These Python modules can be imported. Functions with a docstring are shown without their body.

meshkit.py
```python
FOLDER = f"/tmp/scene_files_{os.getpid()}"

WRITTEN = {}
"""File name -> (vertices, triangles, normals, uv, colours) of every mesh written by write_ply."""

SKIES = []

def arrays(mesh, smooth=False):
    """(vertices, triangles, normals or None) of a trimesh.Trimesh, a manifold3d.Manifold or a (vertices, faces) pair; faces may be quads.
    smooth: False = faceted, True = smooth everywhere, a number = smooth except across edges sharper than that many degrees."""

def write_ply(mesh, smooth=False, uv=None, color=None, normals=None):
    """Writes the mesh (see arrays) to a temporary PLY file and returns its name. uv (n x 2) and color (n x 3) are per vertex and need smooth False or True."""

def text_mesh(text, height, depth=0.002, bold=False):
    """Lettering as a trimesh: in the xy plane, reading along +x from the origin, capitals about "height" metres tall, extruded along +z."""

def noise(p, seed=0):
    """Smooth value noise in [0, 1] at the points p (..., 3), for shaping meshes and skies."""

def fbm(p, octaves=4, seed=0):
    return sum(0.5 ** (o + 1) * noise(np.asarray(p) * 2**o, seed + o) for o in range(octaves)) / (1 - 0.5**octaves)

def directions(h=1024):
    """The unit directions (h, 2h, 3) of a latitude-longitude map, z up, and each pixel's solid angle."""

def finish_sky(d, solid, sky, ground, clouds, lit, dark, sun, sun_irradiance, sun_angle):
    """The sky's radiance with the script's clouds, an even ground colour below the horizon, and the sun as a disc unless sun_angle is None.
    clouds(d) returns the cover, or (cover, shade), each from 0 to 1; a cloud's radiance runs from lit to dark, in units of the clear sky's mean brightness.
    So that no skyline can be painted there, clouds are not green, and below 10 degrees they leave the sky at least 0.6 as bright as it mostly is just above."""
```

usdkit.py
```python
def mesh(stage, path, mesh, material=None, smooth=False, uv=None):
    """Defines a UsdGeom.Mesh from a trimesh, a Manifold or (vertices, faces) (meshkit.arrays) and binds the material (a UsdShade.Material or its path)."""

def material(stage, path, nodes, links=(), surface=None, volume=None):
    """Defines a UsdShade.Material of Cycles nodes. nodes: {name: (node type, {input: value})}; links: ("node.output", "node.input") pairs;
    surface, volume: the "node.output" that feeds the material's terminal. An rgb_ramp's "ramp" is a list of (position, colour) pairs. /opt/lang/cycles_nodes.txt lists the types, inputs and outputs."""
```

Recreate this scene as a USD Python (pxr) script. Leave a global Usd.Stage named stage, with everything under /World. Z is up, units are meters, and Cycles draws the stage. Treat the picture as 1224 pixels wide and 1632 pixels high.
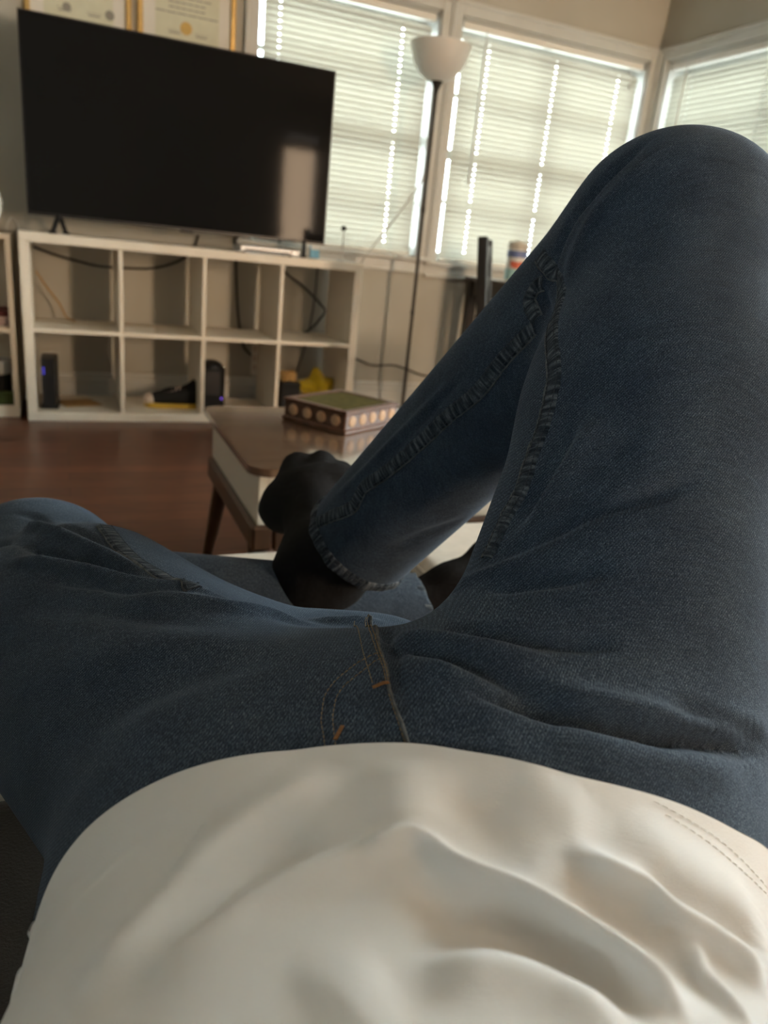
import math, random
import numpy as np, trimesh, usdkit, meshkit
from scipy.spatial import cKDTree
from shapely.geometry import Polygon, Point, box as sbox
from pxr import Usd, UsdGeom, UsdShade, UsdLux, Gf, Sdf

stage = Usd.Stage.CreateInMemory()
UsdGeom.SetStageUpAxis(stage, UsdGeom.Tokens.z)
UsdGeom.SetStageMetersPerUnit(stage, 1.0)
UsdGeom.Xform.Define(stage, "/World")
rng = random.Random(7)
nrng = np.random.default_rng(7)

# ------------------------------------------------------------------ camera, sky, light, exposure
EXPOSURE = .92
SKY = 9.0
DOOR_STOPS = 6.0
YAW, PITCH, ROLL, EYE = .4187, .3308, .1036, (0, 0, .8303)
cam = UsdGeom.Camera.Define(stage, "/World/camera")
cf = np.array([math.sin(YAW) * math.cos(PITCH), math.cos(YAW) * math.cos(PITCH), -math.sin(PITCH)])
cr0 = np.array([math.cos(YAW), -math.sin(YAW), 0.])
cu0 = np.cross(cr0, cf)
cr, cu = math.cos(ROLL) * cr0 + math.sin(ROLL) * cu0, -math.sin(ROLL) * cr0 + math.cos(ROLL) * cu0
cam.AddTransformOp().Set(Gf.Matrix4d(*cr, 0, *cu, 0, *(-cf), 0, *EYE, 1))
cam.CreateHorizontalApertureAttr(36.0)
cam.CreateVerticalApertureAttr(48.0)
cam.CreateFocalLengthAttr(36.0 * 1197.93 / 1224)
cam.CreateFStopAttr(12.0)
cam.CreateFocusDistanceAttr(.45)
cam.CreateClippingRangeAttr(Gf.Vec2f(.02, 200))
cam.CreateExposureAttr(EXPOSURE)

def mat(name, nodes, links=(), surface="p.BSDF", **kw):
    return usdkit.material(stage, "/World/Looks/" + name, nodes, links, surface=surface, **kw)

sky = mat("sky_look", {"tc": ("texture_coordinate", {}), "n": ("noise_texture", {"scale": 2.2, "detail": 5.0}),
    "r": ("rgb_ramp", {"ramp": [(.30, (.58, .76, .98)), (.55, (.96, 1.0, .97))]}),
    "b": ("background_shader", {"strength": SKY})},
    [("tc.generated", "n.vector"), ("n.fac", "r.fac"), ("r.color", "b.color")], surface="b.background")
dome = UsdLux.DomeLight.Define(stage, "/World/sky")
UsdShade.MaterialBindingAPI.Apply(dome.GetPrim()).Bind(sky)

# ------------------------------------------------------------------ shaping cloth over a body
def cone(p, a, b, ra, rb):
    a, b = np.asarray(a, float), np.asarray(b, float)
    ba = b - a
    t = np.clip((p - a) @ ba / (ba @ ba), 0, 1)
    return np.linalg.norm(p - a - t[..., None] * ba, axis=-1) - (ra + (rb - ra) * t)

def smin(x, y, k):
    h = np.maximum(k - np.abs(x - y), 0) / k
    return np.minimum(x, y) - h * h * k * .25

def unit(v):
    v = np.asarray(v, float)
    return v / np.linalg.norm(v)

# person frame: first axis to the person's right, second forward, third up
HIP_R, KNEE_R, ANKLE_R = (.115, .33, .515), (.200, .598, .860), (-.018, .735, .548)
HIP_L, KNEE_L, ANKLE_L = (-.060, .355, .52), (-.325, .652, .492), (.078, .820, .424)
AX_R = unit(np.subtract(ANKLE_R, (.182, .608, .858)))
AX_L = unit(np.subtract(ANKLE_L, (-.345, .66, .474)))
CUT_R = np.add(ANKLE_R, .012 * AX_R)
CUT_L = np.add(ANKLE_L, -.012 * AX_L)
NORM_R, NORM_L = AX_R, unit(np.add(AX_L, (0, -.1, .5)))

def jeans_sdf(p):
    d = cone(p, (-.015, .262, .512), (.05, .30, .52), .1195, .135)
    d = smin(d, cone(p, HIP_R, (.178, .51, .745), .105, .085), .06)
    d = smin(d, cone(p, (.178, .51, .745), KNEE_R, .085, .072), .03)
    d = smin(d, cone(p, HIP_L, (-.225, .52, .510), .098, .100), .06)
    d = smin(d, cone(p, (-.215, .51, .498), KNEE_L, .092, .088), .03)
    d = smin(d, cone(p, (-.05, .48, .52), (-.18, .56, .490), .058, .062), .04)
    s = np.maximum(cone(p, (.182, .608, .858), np.add(ANKLE_R, .10 * AX_R), .066, .0565), (p - CUT_R) @ AX_R)
    d = smin(d, s, .035)
    s = np.maximum(cone(p, (-.345, .66, .474), np.add(ANKLE_L, .10 * AX_L), .060, .047), (p - CUT_L) @ NORM_L)
    d = smin(d, s, .015)
    return smin(d, cone(p, (.0, .40, .53), (.015, .475, .532), .06, .05), .05)

def sock_r_sdf(p):
    d = cone(p, np.add(ANKLE_R, -.05 * AX_R), (-.06, .755, .50), .042, .042)
    d = smin(d, cone(p, (-.06, .755, .50), (-.090, .745, .455), .042, .034), .03)
    d = smin(d, cone(p, (-.06, .765, .50), (-.095, .89, .535), .040, .034), .03)
    d = smin(d, cone(p, (-.065, .91, .545), (-.128, .89, .515), .030, .028), .03)
    d = smin(d, cone(p, (-.118, .89, .52), (-.120, .957, .551), .028, .0215), .02)
    d = smin(d, cone(p, (-.085, .90, .54), (-.089, .964, .556), .028, .0195), .010)
    return smin(d, cone(p, (-.058, .90, .542), (-.062, .957, .548), .026, .018), .010)

def sock_l_sdf(p):
    d = cone(p, np.add(ANKLE_L, -.06 * AX_L), (.095, .842, .438), .034, .034)
    d = smin(d, cone(p, (.095, .842, .438), (.115, .825, .425), .033, .032), .02)
    d = smin(d, cone(p, (.095, .842, .440), (.150, .895, .468), .035, .033), .03)
    d = smin(d, cone(p, (.150, .895, .468), (.205, .955, .500), .034, .030), .02)
    return smin(d, cone(p, (.200, .95, .498), (.235, .975, .512), .032, .022), .02)

def surface_net(fn, lo, hi, h):
    """The zero surface of fn as a triangle mesh: one vertex per crossed cell, refined once and settled on the surface."""
    ax = [np.arange(l, u + h, h) for l, u in zip(lo, hi)]
    n = [len(a) for a in ax]
    V = np.empty(n, np.float32)
    gy, gz = np.meshgrid(ax[1], ax[2], indexing="ij")
    for i, x in enumerate(ax[0]):
        V[i] = fn(np.stack([np.full_like(gy, x), gy, gz], -1))
    inside = V < 0
    c = [inside[i:n[0]-1+i, j:n[1]-1+j, k:n[2]-1+k] for i in (0, 1) for j in (0, 1) for k in (0, 1)]
    s = sum(x.astype(np.int8) for x in c)
    cell = (s > 0) & (s < 8)
    idx = np.full(cell.shape, -1, np.int64)
    q = np.argwhere(cell)
    idx[tuple(q.T)] = np.arange(len(q))
    P = np.array([a[0] for a in ax]) + (q + .5) * h
    quads = []
    for a in range(3):
        b, d = (a + 1) % 3, (a + 2) % 3
        sl0 = [slice(1, -1)] * 3; sl1 = [slice(1, -1)] * 3
        sl0[a], sl1[a] = slice(0, -1), slice(1, None)
        A, B = inside[tuple(sl0)], inside[tuple(sl1)]
        for flip, w in ((False, A & ~B), (True, ~A & B)):
            e = np.argwhere(w) + 1
            e[:, a] -= 1
            ob, od = np.zeros(3, int), np.zeros(3, int)
            ob[b], od[d] = 1, 1
            f = np.stack([idx[tuple((e - x).T)] for x in (ob + od, od, 0 * ob, ob)], 1)
            quads.append(f[:, ::-1] if flip else f)
    f = np.vstack(quads)
    f = f[(f >= 0).all(1)]
    tri = np.vstack([f[:, [0, 1, 2]], f[:, [0, 2, 3]]])
    P = settle(fn, P, 3)
    P, tri = trimesh.remesh.subdivide(P, tri)
    return settle(fn, P, 2), tri

def gradient(fn, P, e=1.5e-3):
    g = np.stack([fn(P + np.eye(3)[k] * e) - fn(P - np.eye(3)[k] * e) for k in range(3)], -1)
    return g / np.maximum(np.linalg.norm(g, axis=-1, keepdims=True), 1e-9)

def settle(fn, P, n):
    for _ in range(n):
        P = P - gradient(fn, P) * np.clip(fn(P), -.004, .004)[:, None]
    return P

def dense(poly, step=.0015):
    poly = np.asarray(poly, float)
    L = np.r_[0, np.cumsum(np.linalg.norm(np.diff(poly, axis=0), axis=1))]
    s = np.linspace(0, L[-1], max(int(L[-1] / step), 2))
    if len(poly) > 3:
        from scipy.interpolate import PchipInterpolator
        return PchipInterpolator(L, poly)(s), s / L[-1]
    return np.stack([np.interp(s, L, poly[:, k]) for k in range(3)], 1), s / L[-1]

def apply_folds(P, N, folds):
    """Moves points along their normals: each fold is (3-D line, height, width on its left, width on its right, taper)."""
    out = np.zeros(len(P))
    for poly, amp, wl, wr, tap in folds:
        q, s = dense(poly)
        t = np.gradient(q, axis=0)
        t /= np.linalg.norm(t, axis=1, keepdims=True)
        d, j = cKDTree(q).query(P, distance_upper_bound=3.2 * max(wl, wr))
        m = np.isfinite(d)
        j = j[m]
        off = P[m] - q[j]
        side = np.einsum("ij,ij->i", np.cross(N[m], t[j]), off)
        w = np.where(side > 0, wl, wr)
        ends = np.clip(np.minimum(s[j], 1 - s[j]) / tap, 0, 1)
        ends = ends * ends * (3 - 2 * ends)
        along = np.einsum("ij,ij->i", off, t[j])
        out[m] += amp * ends * np.exp(-(d[m] / w) ** 2)
    return P + N * out[:, None]

def relax(P, T, n, w=.5):
    """Evens out a displaced surface a little."""
    from scipy.sparse import coo_matrix
    e = np.vstack([T[:, [0, 1]], T[:, [1, 2]], T[:, [2, 0]]])
    A = coo_matrix((np.ones(2 * len(e)), (np.r_[e[:, 0], e[:, 1]], np.r_[e[:, 1], e[:, 0]])), shape=(len(P), len(P))).tocsr()
    deg = np.maximum(np.asarray(A.sum(1)), 1)
    for _ in range(n):
        P = P + w * (A @ P / deg - P)
    return P

def clear_of(fn, P, gap, up=(0, 0, 1)):
    """Lifts points until they clear the surface fn by gap."""
    for _ in range(14):
        d = fn(P)
        m = d < gap
        if not m.any():
            break
        g = gradient(fn, P[m])
        P[m] = P[m] + (g * .5 + .5 * np.asarray(up)) * (gap - d[m])[:, None]
    return P

def shirt_grid(nu, nv):
    """The shirt's smooth sheet, from the hem (row 0) back over the belly to the chest."""
    hem, _ = dense(HEM, .002)
    u = np.linspace(0, 1, nu)
    H = np.stack([np.interp(u, np.linspace(0, 1, len(hem)), hem[:, k]) for k in range(3)], 1)
    ph = np.radians(-112 + 224 * u)
    s, c = np.sin(ph), np.cos(ph)
    C1 = np.stack([.015 + np.where(s < 0, .142, .18) * np.sign(s) * np.abs(s) ** .85, np.full(nu, .10), .500 + .143 * np.sign(c) * np.abs(c) ** .85], 1)
    C2 = np.stack([.005 + np.where(s < 0, .165, .20) * np.sign(s) * np.abs(s) ** .85, np.full(nu, -.34), .58 + .150 * np.sign(c) * np.abs(c) ** .85], 1)
    v = np.linspace(0, 1, nv)[:, None, None]
    # curve through hem, belly ring, chest ring
    vm = .42
    L0, L1, L2 = (v - vm) * (v - 1) / (vm), v * (v - 1) / (vm * (vm - 1)), v * (v - vm) / (1 - vm)
    S = L0 * H + L1 * C1 + L2 * C2
    S = clear_of(jeans_sdf, S.reshape(-1, 3), .004).reshape(S.shape)
    for _ in range(60):                                  # even out where the sheet rides over the jeans
        S[1:-1, 1:-1] += .25 * (S[:-2, 1:-1] + S[2:, 1:-1] + S[1:-1, :-2] + S[1:-1, 2:] - 4 * S[1:-1, 1:-1])
    return clear_of(jeans_sdf, S.reshape(-1, 3), .0025).reshape(S.shape)

def grid_faces(nu, nv):
    i = (np.arange(nv - 1)[:, None] * nu + np.arange(nu - 1)[None]).ravel()
    return np.vstack([np.stack([i, i + 1, i + nu + 1], 1), np.stack([i, i + nu + 1, i + nu], 1)])

# fold lines, seams and hem in the person's frame (metres)
JEANS_FOLDS = [([(-0.3297,0.6009,0.575),(-0.2631,0.5325,0.6031),(-0.2124,0.4927,0.611),(-0.1698,0.4623,0.6128),(-0.1356,0.4373,0.6141)],0.009,0.0064,0.0042,0.25),
 ([(-0.3659,0.6041,0.5557),(-0.3036,0.5513,0.5798),(-0.2325,0.4869,0.6073),(-0.1876,0.464,0.6114),(-0.1455,0.4402,0.6139),(-0.1173,0.4271,0.6144)],-0.009,0.0042,0.00512,0.25),
 ([(-0.2713,0.4912,0.5948),(-0.2185,0.4656,0.6059),(-0.1629,0.4431,0.6129),(-0.1179,0.4292,0.6142),(-0.0792,0.4372,0.605)],0.009,0.0064,0.00448,0.25),
 ([(-0.2291,0.4601,0.601),(-0.1788,0.4415,0.6104),(-0.1282,0.4237,0.6147)],-0.006,0.00512,0.0064,0.3),
 ([(-0.344,0.6285,0.5754),(-0.3086,0.6147,0.5818),(-0.2458,0.5375,0.6073),(-0.2084,0.5053,0.6115),(-0.175,0.4766,0.6122)],-0.006,0.0042,0.0042,0.3),
 ([(-0.1741,0.4193,0.6072),(-0.1298,0.4162,0.6147),(-0.0912,0.4176,0.6132),(-0.0591,0.4419,0.5967),(-0.0215,0.4386,0.5972)],0.006,0.00896,0.0064,0.3),
 ([(-0.2492,0.4472,0.5851),(-0.1863,0.4198,0.6034),(-0.1272,0.3959,0.6137),(-0.0753,0.3797,0.6179)],-0.0045,0.0096,0.0096,0.35),
 ([(-0.2014,0.3825,0.5725),(-0.1359,0.368,0.6053),(-0.0819,0.3624,0.6187),(-0.0358,0.349,0.6297)],0.0045,0.0192,0.0128,0.4),
 ([(-0.0386,0.3448,0.6299),(-0.0659,0.3356,0.6246),(-0.1055,0.3284,0.6096),(-0.1476,0.3264,0.5755)],-0.00345,0.0128,0.0192,0.4),
 ([(0.055,0.3766,0.661),(0.0753,0.3633,0.6739),(0.0955,0.356,0.6827),(0.1218,0.3531,0.6925)],-0.0069,0.00512,0.0042,0.3),
 ([(0.0451,0.4089,0.6436),(0.0647,0.3831,0.6706),(0.0821,0.3766,0.6853)],0.0046,0.00448,0.00448,0.3),
 ([(0.0595,0.397,0.6666),(0.0699,0.39,0.6784),(0.0854,0.3843,0.6936),(0.1018,0.3812,0.7067),(0.1265,0.3789,0.7197),(0.1519,0.3826,0.73),(0.1769,0.3941,0.7408)],-0.00575,0.00512,0.0042,0.3),
 ([(0.0342,0.346,0.6524),(0.0601,0.3282,0.6613),(0.0886,0.3201,0.665),(0.1211,0.3195,0.6664)],-0.0069,0.00512,0.00448,0.25),
 ([(0.006,0.3582,0.6389),(0.0335,0.3308,0.654),(0.0617,0.3144,0.6603),(0.0896,0.3057,0.6606)],0.0046,0.00512,0.00512,0.3),
 ([(0.005,0.3444,0.6418),(0.0215,0.3284,0.6505),(0.0359,0.3133,0.6555),(0.06,0.2962,0.6576),(0.0812,0.2863,0.6555),(0.0976,0.2837,0.6528)],-0.0069,0.00448,0.00512,0.25),
 ([(0.0156,0.3201,0.6486),(0.0379,0.2987,0.6554),(0.059,0.2846,0.6555),(0.0799,0.2761,0.6526)],0.00345,0.0064,0.0064,0.3),
 ([(0.0323,0.2961,0.6537),(0.0483,0.2864,0.6552),(0.0668,0.2809,0.6547),(0.0842,0.2777,0.6526),(0.1189,0.2796,0.6461),(0.1528,0.2903,0.6379),(0.2031,0.3188,0.6149)],-0.0138,0.00704,0.0042,0.25),
 ([(0.0653,0.293,0.6573),(0.0953,0.2868,0.6542),(0.1308,0.2901,0.6476),(0.1655,0.3016,0.6388),(0.2041,0.325,0.6216)],0.0069,0.00768,0.00768,0.3),
 ([(0.129,0.2961,0.6516),(0.1552,0.3012,0.6447),(0.178,0.3086,0.6355),(0.2037,0.322,0.6182)],-0.00575,0.00448,0.00448,0.3),
 ([(0.0628,0.2666,0.6509),(0.0976,0.2664,0.6461),(0.1366,0.2749,0.6365),(0.1829,0.2956,0.6178)],0.0046,0.0096,0.0096,0.3),
 ([(0.0715,0.3991,0.6845),(0.0835,0.4103,0.7084),(0.0961,0.4228,0.7324),(0.1072,0.439,0.7598)],-0.00575,0.00448,0.00576,0.3),
 ([(0.0756,0.3871,0.684),(0.0889,0.4001,0.7086),(0.1046,0.4143,0.7355),(0.1203,0.428,0.7632)],0.00402,0.0064,0.0064,0.3),
 ([(0.0822,0.3784,0.6864),(0.1031,0.3887,0.7139),(0.1219,0.4004,0.7374),(0.1383,0.4144,0.7606)],-0.00345,0.0064,0.00768,0.3),
 ([(0.1095,0.5372,0.8153),(0.1035,0.5829,0.8347),(0.1108,0.585,0.8614),(0.1241,0.5753,0.8871),(0.1408,0.5714,0.9083),(0.161,0.5794,0.9261)],-0.0069,0.00448,0.0042,0.25),
 ([(0.1136,0.5083,0.8171),(0.1138,0.5591,0.8402),(0.1223,0.5595,0.8657),(0.1362,0.5539,0.8866),(0.1536,0.5563,0.9078),(0.1736,0.5644,0.924)],0.00345,0.00768,0.00768,0.3),
 ([(0.097,0.5272,0.7898),(0.0994,0.5806,0.8077),(0.1014,0.583,0.8257)],-0.00805,0.00512,0.00512,0.3),
 ([(-0.0586,0.7136,0.5895),(-0.0338,0.6868,0.62),(-0.0017,0.6619,0.6667),(0.0317,0.6367,0.715),(0.0615,0.6148,0.758)],0.00345,0.0042,0.0042,0.3),
 ([(-0.0109,0.6641,0.6426),(0.0092,0.6499,0.6731),(0.0367,0.6311,0.7166),(0.0617,0.6138,0.7556)],-0.0023,0.0042,0.0042,0.3),
 ([(0.0028,0.6655,0.5613),(0.0415,0.6559,0.5885),(0.08,0.6605,0.6098)],-0.00345,0.0064,0.0064,0.3),
 ([(0.0169,0.6497,0.6005),(0.047,0.6344,0.6329),(0.0764,0.6245,0.6564)],0.00345,0.0096,0.0096,0.4),
 ([(-0.0489,0.4612,0.5894),(-0.0227,0.4572,0.5911),(-0.006,0.4646,0.5902),(0.0114,0.4693,0.5888)],0.0046,0.00768,0.0064,0.4),
 ([(0.0069,0.3867,0.6278),(0.0111,0.3259,0.6464),(0.0153,0.296,0.6479),(0.0204,0.2712,0.6456)],-0.0069,0.0042,0.0064,0.3),
 ([(-0.0011,0.3986,0.6206),(0.0058,0.3255,0.6443),(0.0105,0.2928,0.646),(0.0165,0.2717,0.6448)],0.00345,0.0042,0.0042,0.3),
 ([(-0.0165,0.3001,0.6381),(-0.0159,0.2816,0.6373),(-0.0132,0.2623,0.6354)],-0.00172,0.0042,0.0042,0.3)]
SEAM_LINES = {'shin_seam':[(-0.0714,0.7144,0.5622),(-0.0593,0.7014,0.575),(-0.049,0.691,0.5844),(-0.0372,0.68,0.594),(-0.0296,0.674,0.6019),(-0.0261,0.6723,0.611),(-0.0226,0.6708,0.6199),(-0.0052,0.6574,0.6404),(0.0184,0.6402,0.6702),(0.0453,0.6214,0.7076),(0.0654,0.6076,0.7327),(0.0814,0.5968,0.7633),(0.0922,0.5874,0.7798),(0.098,0.5792,0.7891)],
 'thigh_seam':[(0.0978,0.6028,0.8394),(0.1041,0.5867,0.8303),(0.1092,0.5643,0.8218),(0.1085,0.5501,0.8129),(0.1031,0.5327,0.8025),(0.097,0.5029,0.7893),(0.0959,0.4684,0.7687),(0.0922,0.4533,0.7478),(0.085,0.4377,0.7255),(0.0782,0.4212,0.7063),(0.0706,0.4145,0.6903),(0.0654,0.4068,0.6777),(0.0617,0.4025,0.6704)],
 'knee_seam':[(0.0986,0.5787,0.7933),(0.095,0.5866,0.8001),(0.0924,0.5926,0.8073),(0.0944,0.5923,0.8148),(0.0999,0.5856,0.821)],
 'left_seam':[(-0.215,0.5435,0.6075),(-0.1917,0.5073,0.6105),(-0.1677,0.4758,0.6124),(-0.1399,0.4509,0.6133),(-0.1131,0.4259,0.6198)],
 'fly':[(-0.003,0.4791,0.587),(0.0,0.4483,0.5951),(0.0042,0.3372,0.6425),(0.0089,0.3103,0.645),(0.0105,0.2954,0.6454),(0.0118,0.288,0.6453),(0.0157,0.2733,0.6449),(0.0203,0.2584,0.6422),(0.0242,0.2515,0.6405)],
 'fly2':[(-0.0121,0.4537,0.5942),(-0.004,0.3418,0.6389),(0.0022,0.304,0.644),(0.004,0.2958,0.6443)],
 'flya':[(-0.0048,0.462,0.5936),(-0.0016,0.3749,0.6323),(0.0027,0.3338,0.6431),(0.0075,0.3072,0.646),(0.0091,0.2947,0.6456)],
 'flyb':[(-0.0034,0.4768,0.5877),(-0.0003,0.375,0.6327),(0.0039,0.335,0.6429),(0.0083,0.3094,0.6454),(0.0099,0.2968,0.6454)],
 'edge':[(0.0104,0.2895,0.6455),(0.0147,0.2727,0.6445),(0.0193,0.2578,0.6418),(0.0223,0.2518,0.6403)],
 'j_out':[(0.0042,0.3264,0.6443),(-0.0031,0.3227,0.6414),(-0.0096,0.3139,0.6399),(-0.0152,0.304,0.6386),(-0.0182,0.2925,0.6365),(-0.0179,0.281,0.6355),(-0.0155,0.269,0.635),(-0.0124,0.2557,0.6343)],
 'j_in':[(0.0059,0.3204,0.6448),(0.0003,0.3146,0.6431),(-0.0056,0.3068,0.6413),(-0.01,0.3,0.64),(-0.0125,0.291,0.6382),(-0.0126,0.2818,0.6372),(-0.0113,0.2715,0.6365),(-0.0085,0.2568,0.6355)],
 'tack1':[(0.0035,0.2951,0.6441),(0.0065,0.2961,0.6454),(0.0098,0.2983,0.6454)],
 'tack2':[(-0.0078,0.2723,0.6383),(-0.009,0.2685,0.6374),(-0.0101,0.2647,0.6365)],
 'hip':[(-0.1312,0.2416,0.5433),(-0.1182,0.2237,0.5594)]}
HEM = [(-0.0713,0.2047,0.4872),(-0.1073,0.2147,0.5272),(-0.1213,0.2227,0.5622),(-0.1211,0.23,0.5684),(-0.1191,0.2381,0.5772),(-0.1084,0.2462,0.5946),(-0.0831,0.2514,0.6164),(-0.0444,0.256,0.6323),(-0.0143,0.2583,0.6386),(0.0163,0.2569,0.6452),(0.0465,0.2516,0.6481),(0.0825,0.2475,0.6456),(0.1279,0.2536,0.6333),(0.1578,0.2599,0.6182),(0.1901,0.2712,0.5921),(0.2201,0.2412,0.5321)]
SHIRT_FOLDS = [([(-0.0024,0.2467,0.6388),(-0.0161,0.2395,0.6351),(-0.0269,0.232,0.6321),(-0.0368,0.2225,0.6289),(-0.0438,0.2134,0.6263),(-0.0502,0.2034,0.6239),(-0.0561,0.1942,0.6215),(-0.064,0.1804,0.618),(-0.072,0.1696,0.6139),(-0.081,0.159,0.608)],0.00517,0.0072,0.01152,0.2),
 ([(-0.0092,0.2201,0.6346),(-0.0192,0.2117,0.6325),(-0.0266,0.2037,0.6309),(-0.0351,0.1937,0.6288),(-0.0429,0.1833,0.6268),(-0.051,0.1707,0.6245),(-0.0576,0.1592,0.6224),(-0.0633,0.1479,0.6205)],-0.00517,0.00864,0.00864,0.2),
 ([(0.0312,0.2108,0.6377),(0.0181,0.2069,0.6369),(0.0054,0.2034,0.6358),(-0.0058,0.1986,0.6345),(-0.0186,0.1935,0.6326),(-0.0298,0.1878,0.6304),(-0.0381,0.18,0.6285),(-0.046,0.173,0.6263),(-0.0532,0.1656,0.6239),(-0.0621,0.1494,0.6209)],0.00575,0.0072,0.00504,0.2),
 ([(0.0012,0.2028,0.6354),(0.0121,0.2059,0.6365),(0.0218,0.2088,0.6372),(0.0365,0.199,0.637),(0.0538,0.193,0.6361),(0.0693,0.1857,0.6342),(0.0857,0.1769,0.6309),(0.0977,0.1693,0.6277),(0.1061,0.1607,0.625)],0.00862,0.00648,0.00288,0.15),
 ([(0.0183,0.1957,0.6366),(0.0305,0.1894,0.6368),(0.0466,0.1869,0.6364),(0.0618,0.1805,0.635),(0.076,0.172,0.6329),(0.0873,0.163,0.6306),(0.0927,0.1561,0.6294)],-0.0069,0.00432,0.01008,0.2),
 ([(0.0745,0.2179,0.6362),(0.0804,0.2156,0.6348),(0.0921,0.2104,0.6316),(0.1033,0.2084,0.6281),(0.1107,0.2019,0.6247),(0.1212,0.2009,0.6202),(0.1317,0.1995,0.6146),(0.1501,0.1953,0.6019)],0.00805,0.0072,0.00504,0.2),
 ([(0.0702,0.2053,0.6352),(0.0842,0.1982,0.6321),(0.0964,0.1939,0.6287),(0.1054,0.1871,0.6255),(0.1137,0.1797,0.6221),(0.1197,0.1681,0.6194)],-0.00345,0.0072,0.0072,0.3),
 ([(0.1143,0.1965,0.6228),(0.1171,0.1932,0.6213),(0.1177,0.1858,0.6206),(0.1232,0.1798,0.6179),(0.13,0.171,0.6142)],0.00402,0.00324,0.00324,0.2),
 ([(0.1003,0.217,0.6304),(0.1142,0.2141,0.625),(0.1264,0.2129,0.6193),(0.1404,0.2148,0.6116),(0.1618,0.217,0.5952)],-0.0046,0.00576,0.00576,0.25),
 ([(0.0945,0.2357,0.637),(0.1139,0.2309,0.6291),(0.1349,0.2292,0.6184),(0.168,0.2328,0.5938)],0.00345,0.01296,0.01152,0.3),
 ([(0.0222,0.1591,0.6374),(0.0331,0.1629,0.6372),(0.0458,0.1661,0.6366),(0.0598,0.166,0.6354),(0.0702,0.1617,0.6341),(0.0817,0.1556,0.6321),(0.0866,0.1488,0.6312)],0.0069,0.0072,0.01008,0.25),
 ([(0.0148,0.1689,0.6368),(0.0299,0.1728,0.6369),(0.0454,0.1751,0.6364),(0.0587,0.1732,0.6354),(0.0711,0.1676,0.6338),(0.0792,0.1616,0.6324)],-0.0046,0.0072,0.0072,0.3),
 ([(-0.0043,0.1417,0.6374),(0.0049,0.1516,0.6373),(0.0186,0.1587,0.6374)],0.00345,0.0144,0.0144,0.4),
 ([(-0.0635,0.2354,0.6216),(-0.0702,0.2334,0.618),(-0.0842,0.2247,0.6076),(-0.0934,0.2173,0.5987),(-0.1011,0.2071,0.5889)],-0.00138,0.00216,0.00504,0.3),
 ([(-0.0485,0.2333,0.6267),(-0.0526,0.2168,0.6235),(-0.057,0.1971,0.6211)],0.00172,0.00432,0.00432,0.35),
 ([(-0.0527,0.2356,0.6258),(-0.0579,0.2197,0.6215),(-0.0619,0.2028,0.6189),(-0.0698,0.1851,0.6147)],-0.00172,0.00576,0.00576,0.35),
 ([(0.0169,0.2521,0.6437),(0.0186,0.2378,0.6403),(0.0201,0.2233,0.6383),(0.0213,0.2107,0.6373)],0.0046,0.01296,0.01584,0.3),
 ([(0.0365,0.2438,0.6436),(0.0455,0.2283,0.6401),(0.0532,0.2107,0.6373),(0.0628,0.1998,0.6356)],-0.00345,0.01296,0.01296,0.35),
 ([(0.056,0.2459,0.6459),(0.0747,0.2355,0.6406),(0.093,0.228,0.6349)],0.00287,0.01152,0.01152,0.35)]
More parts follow.
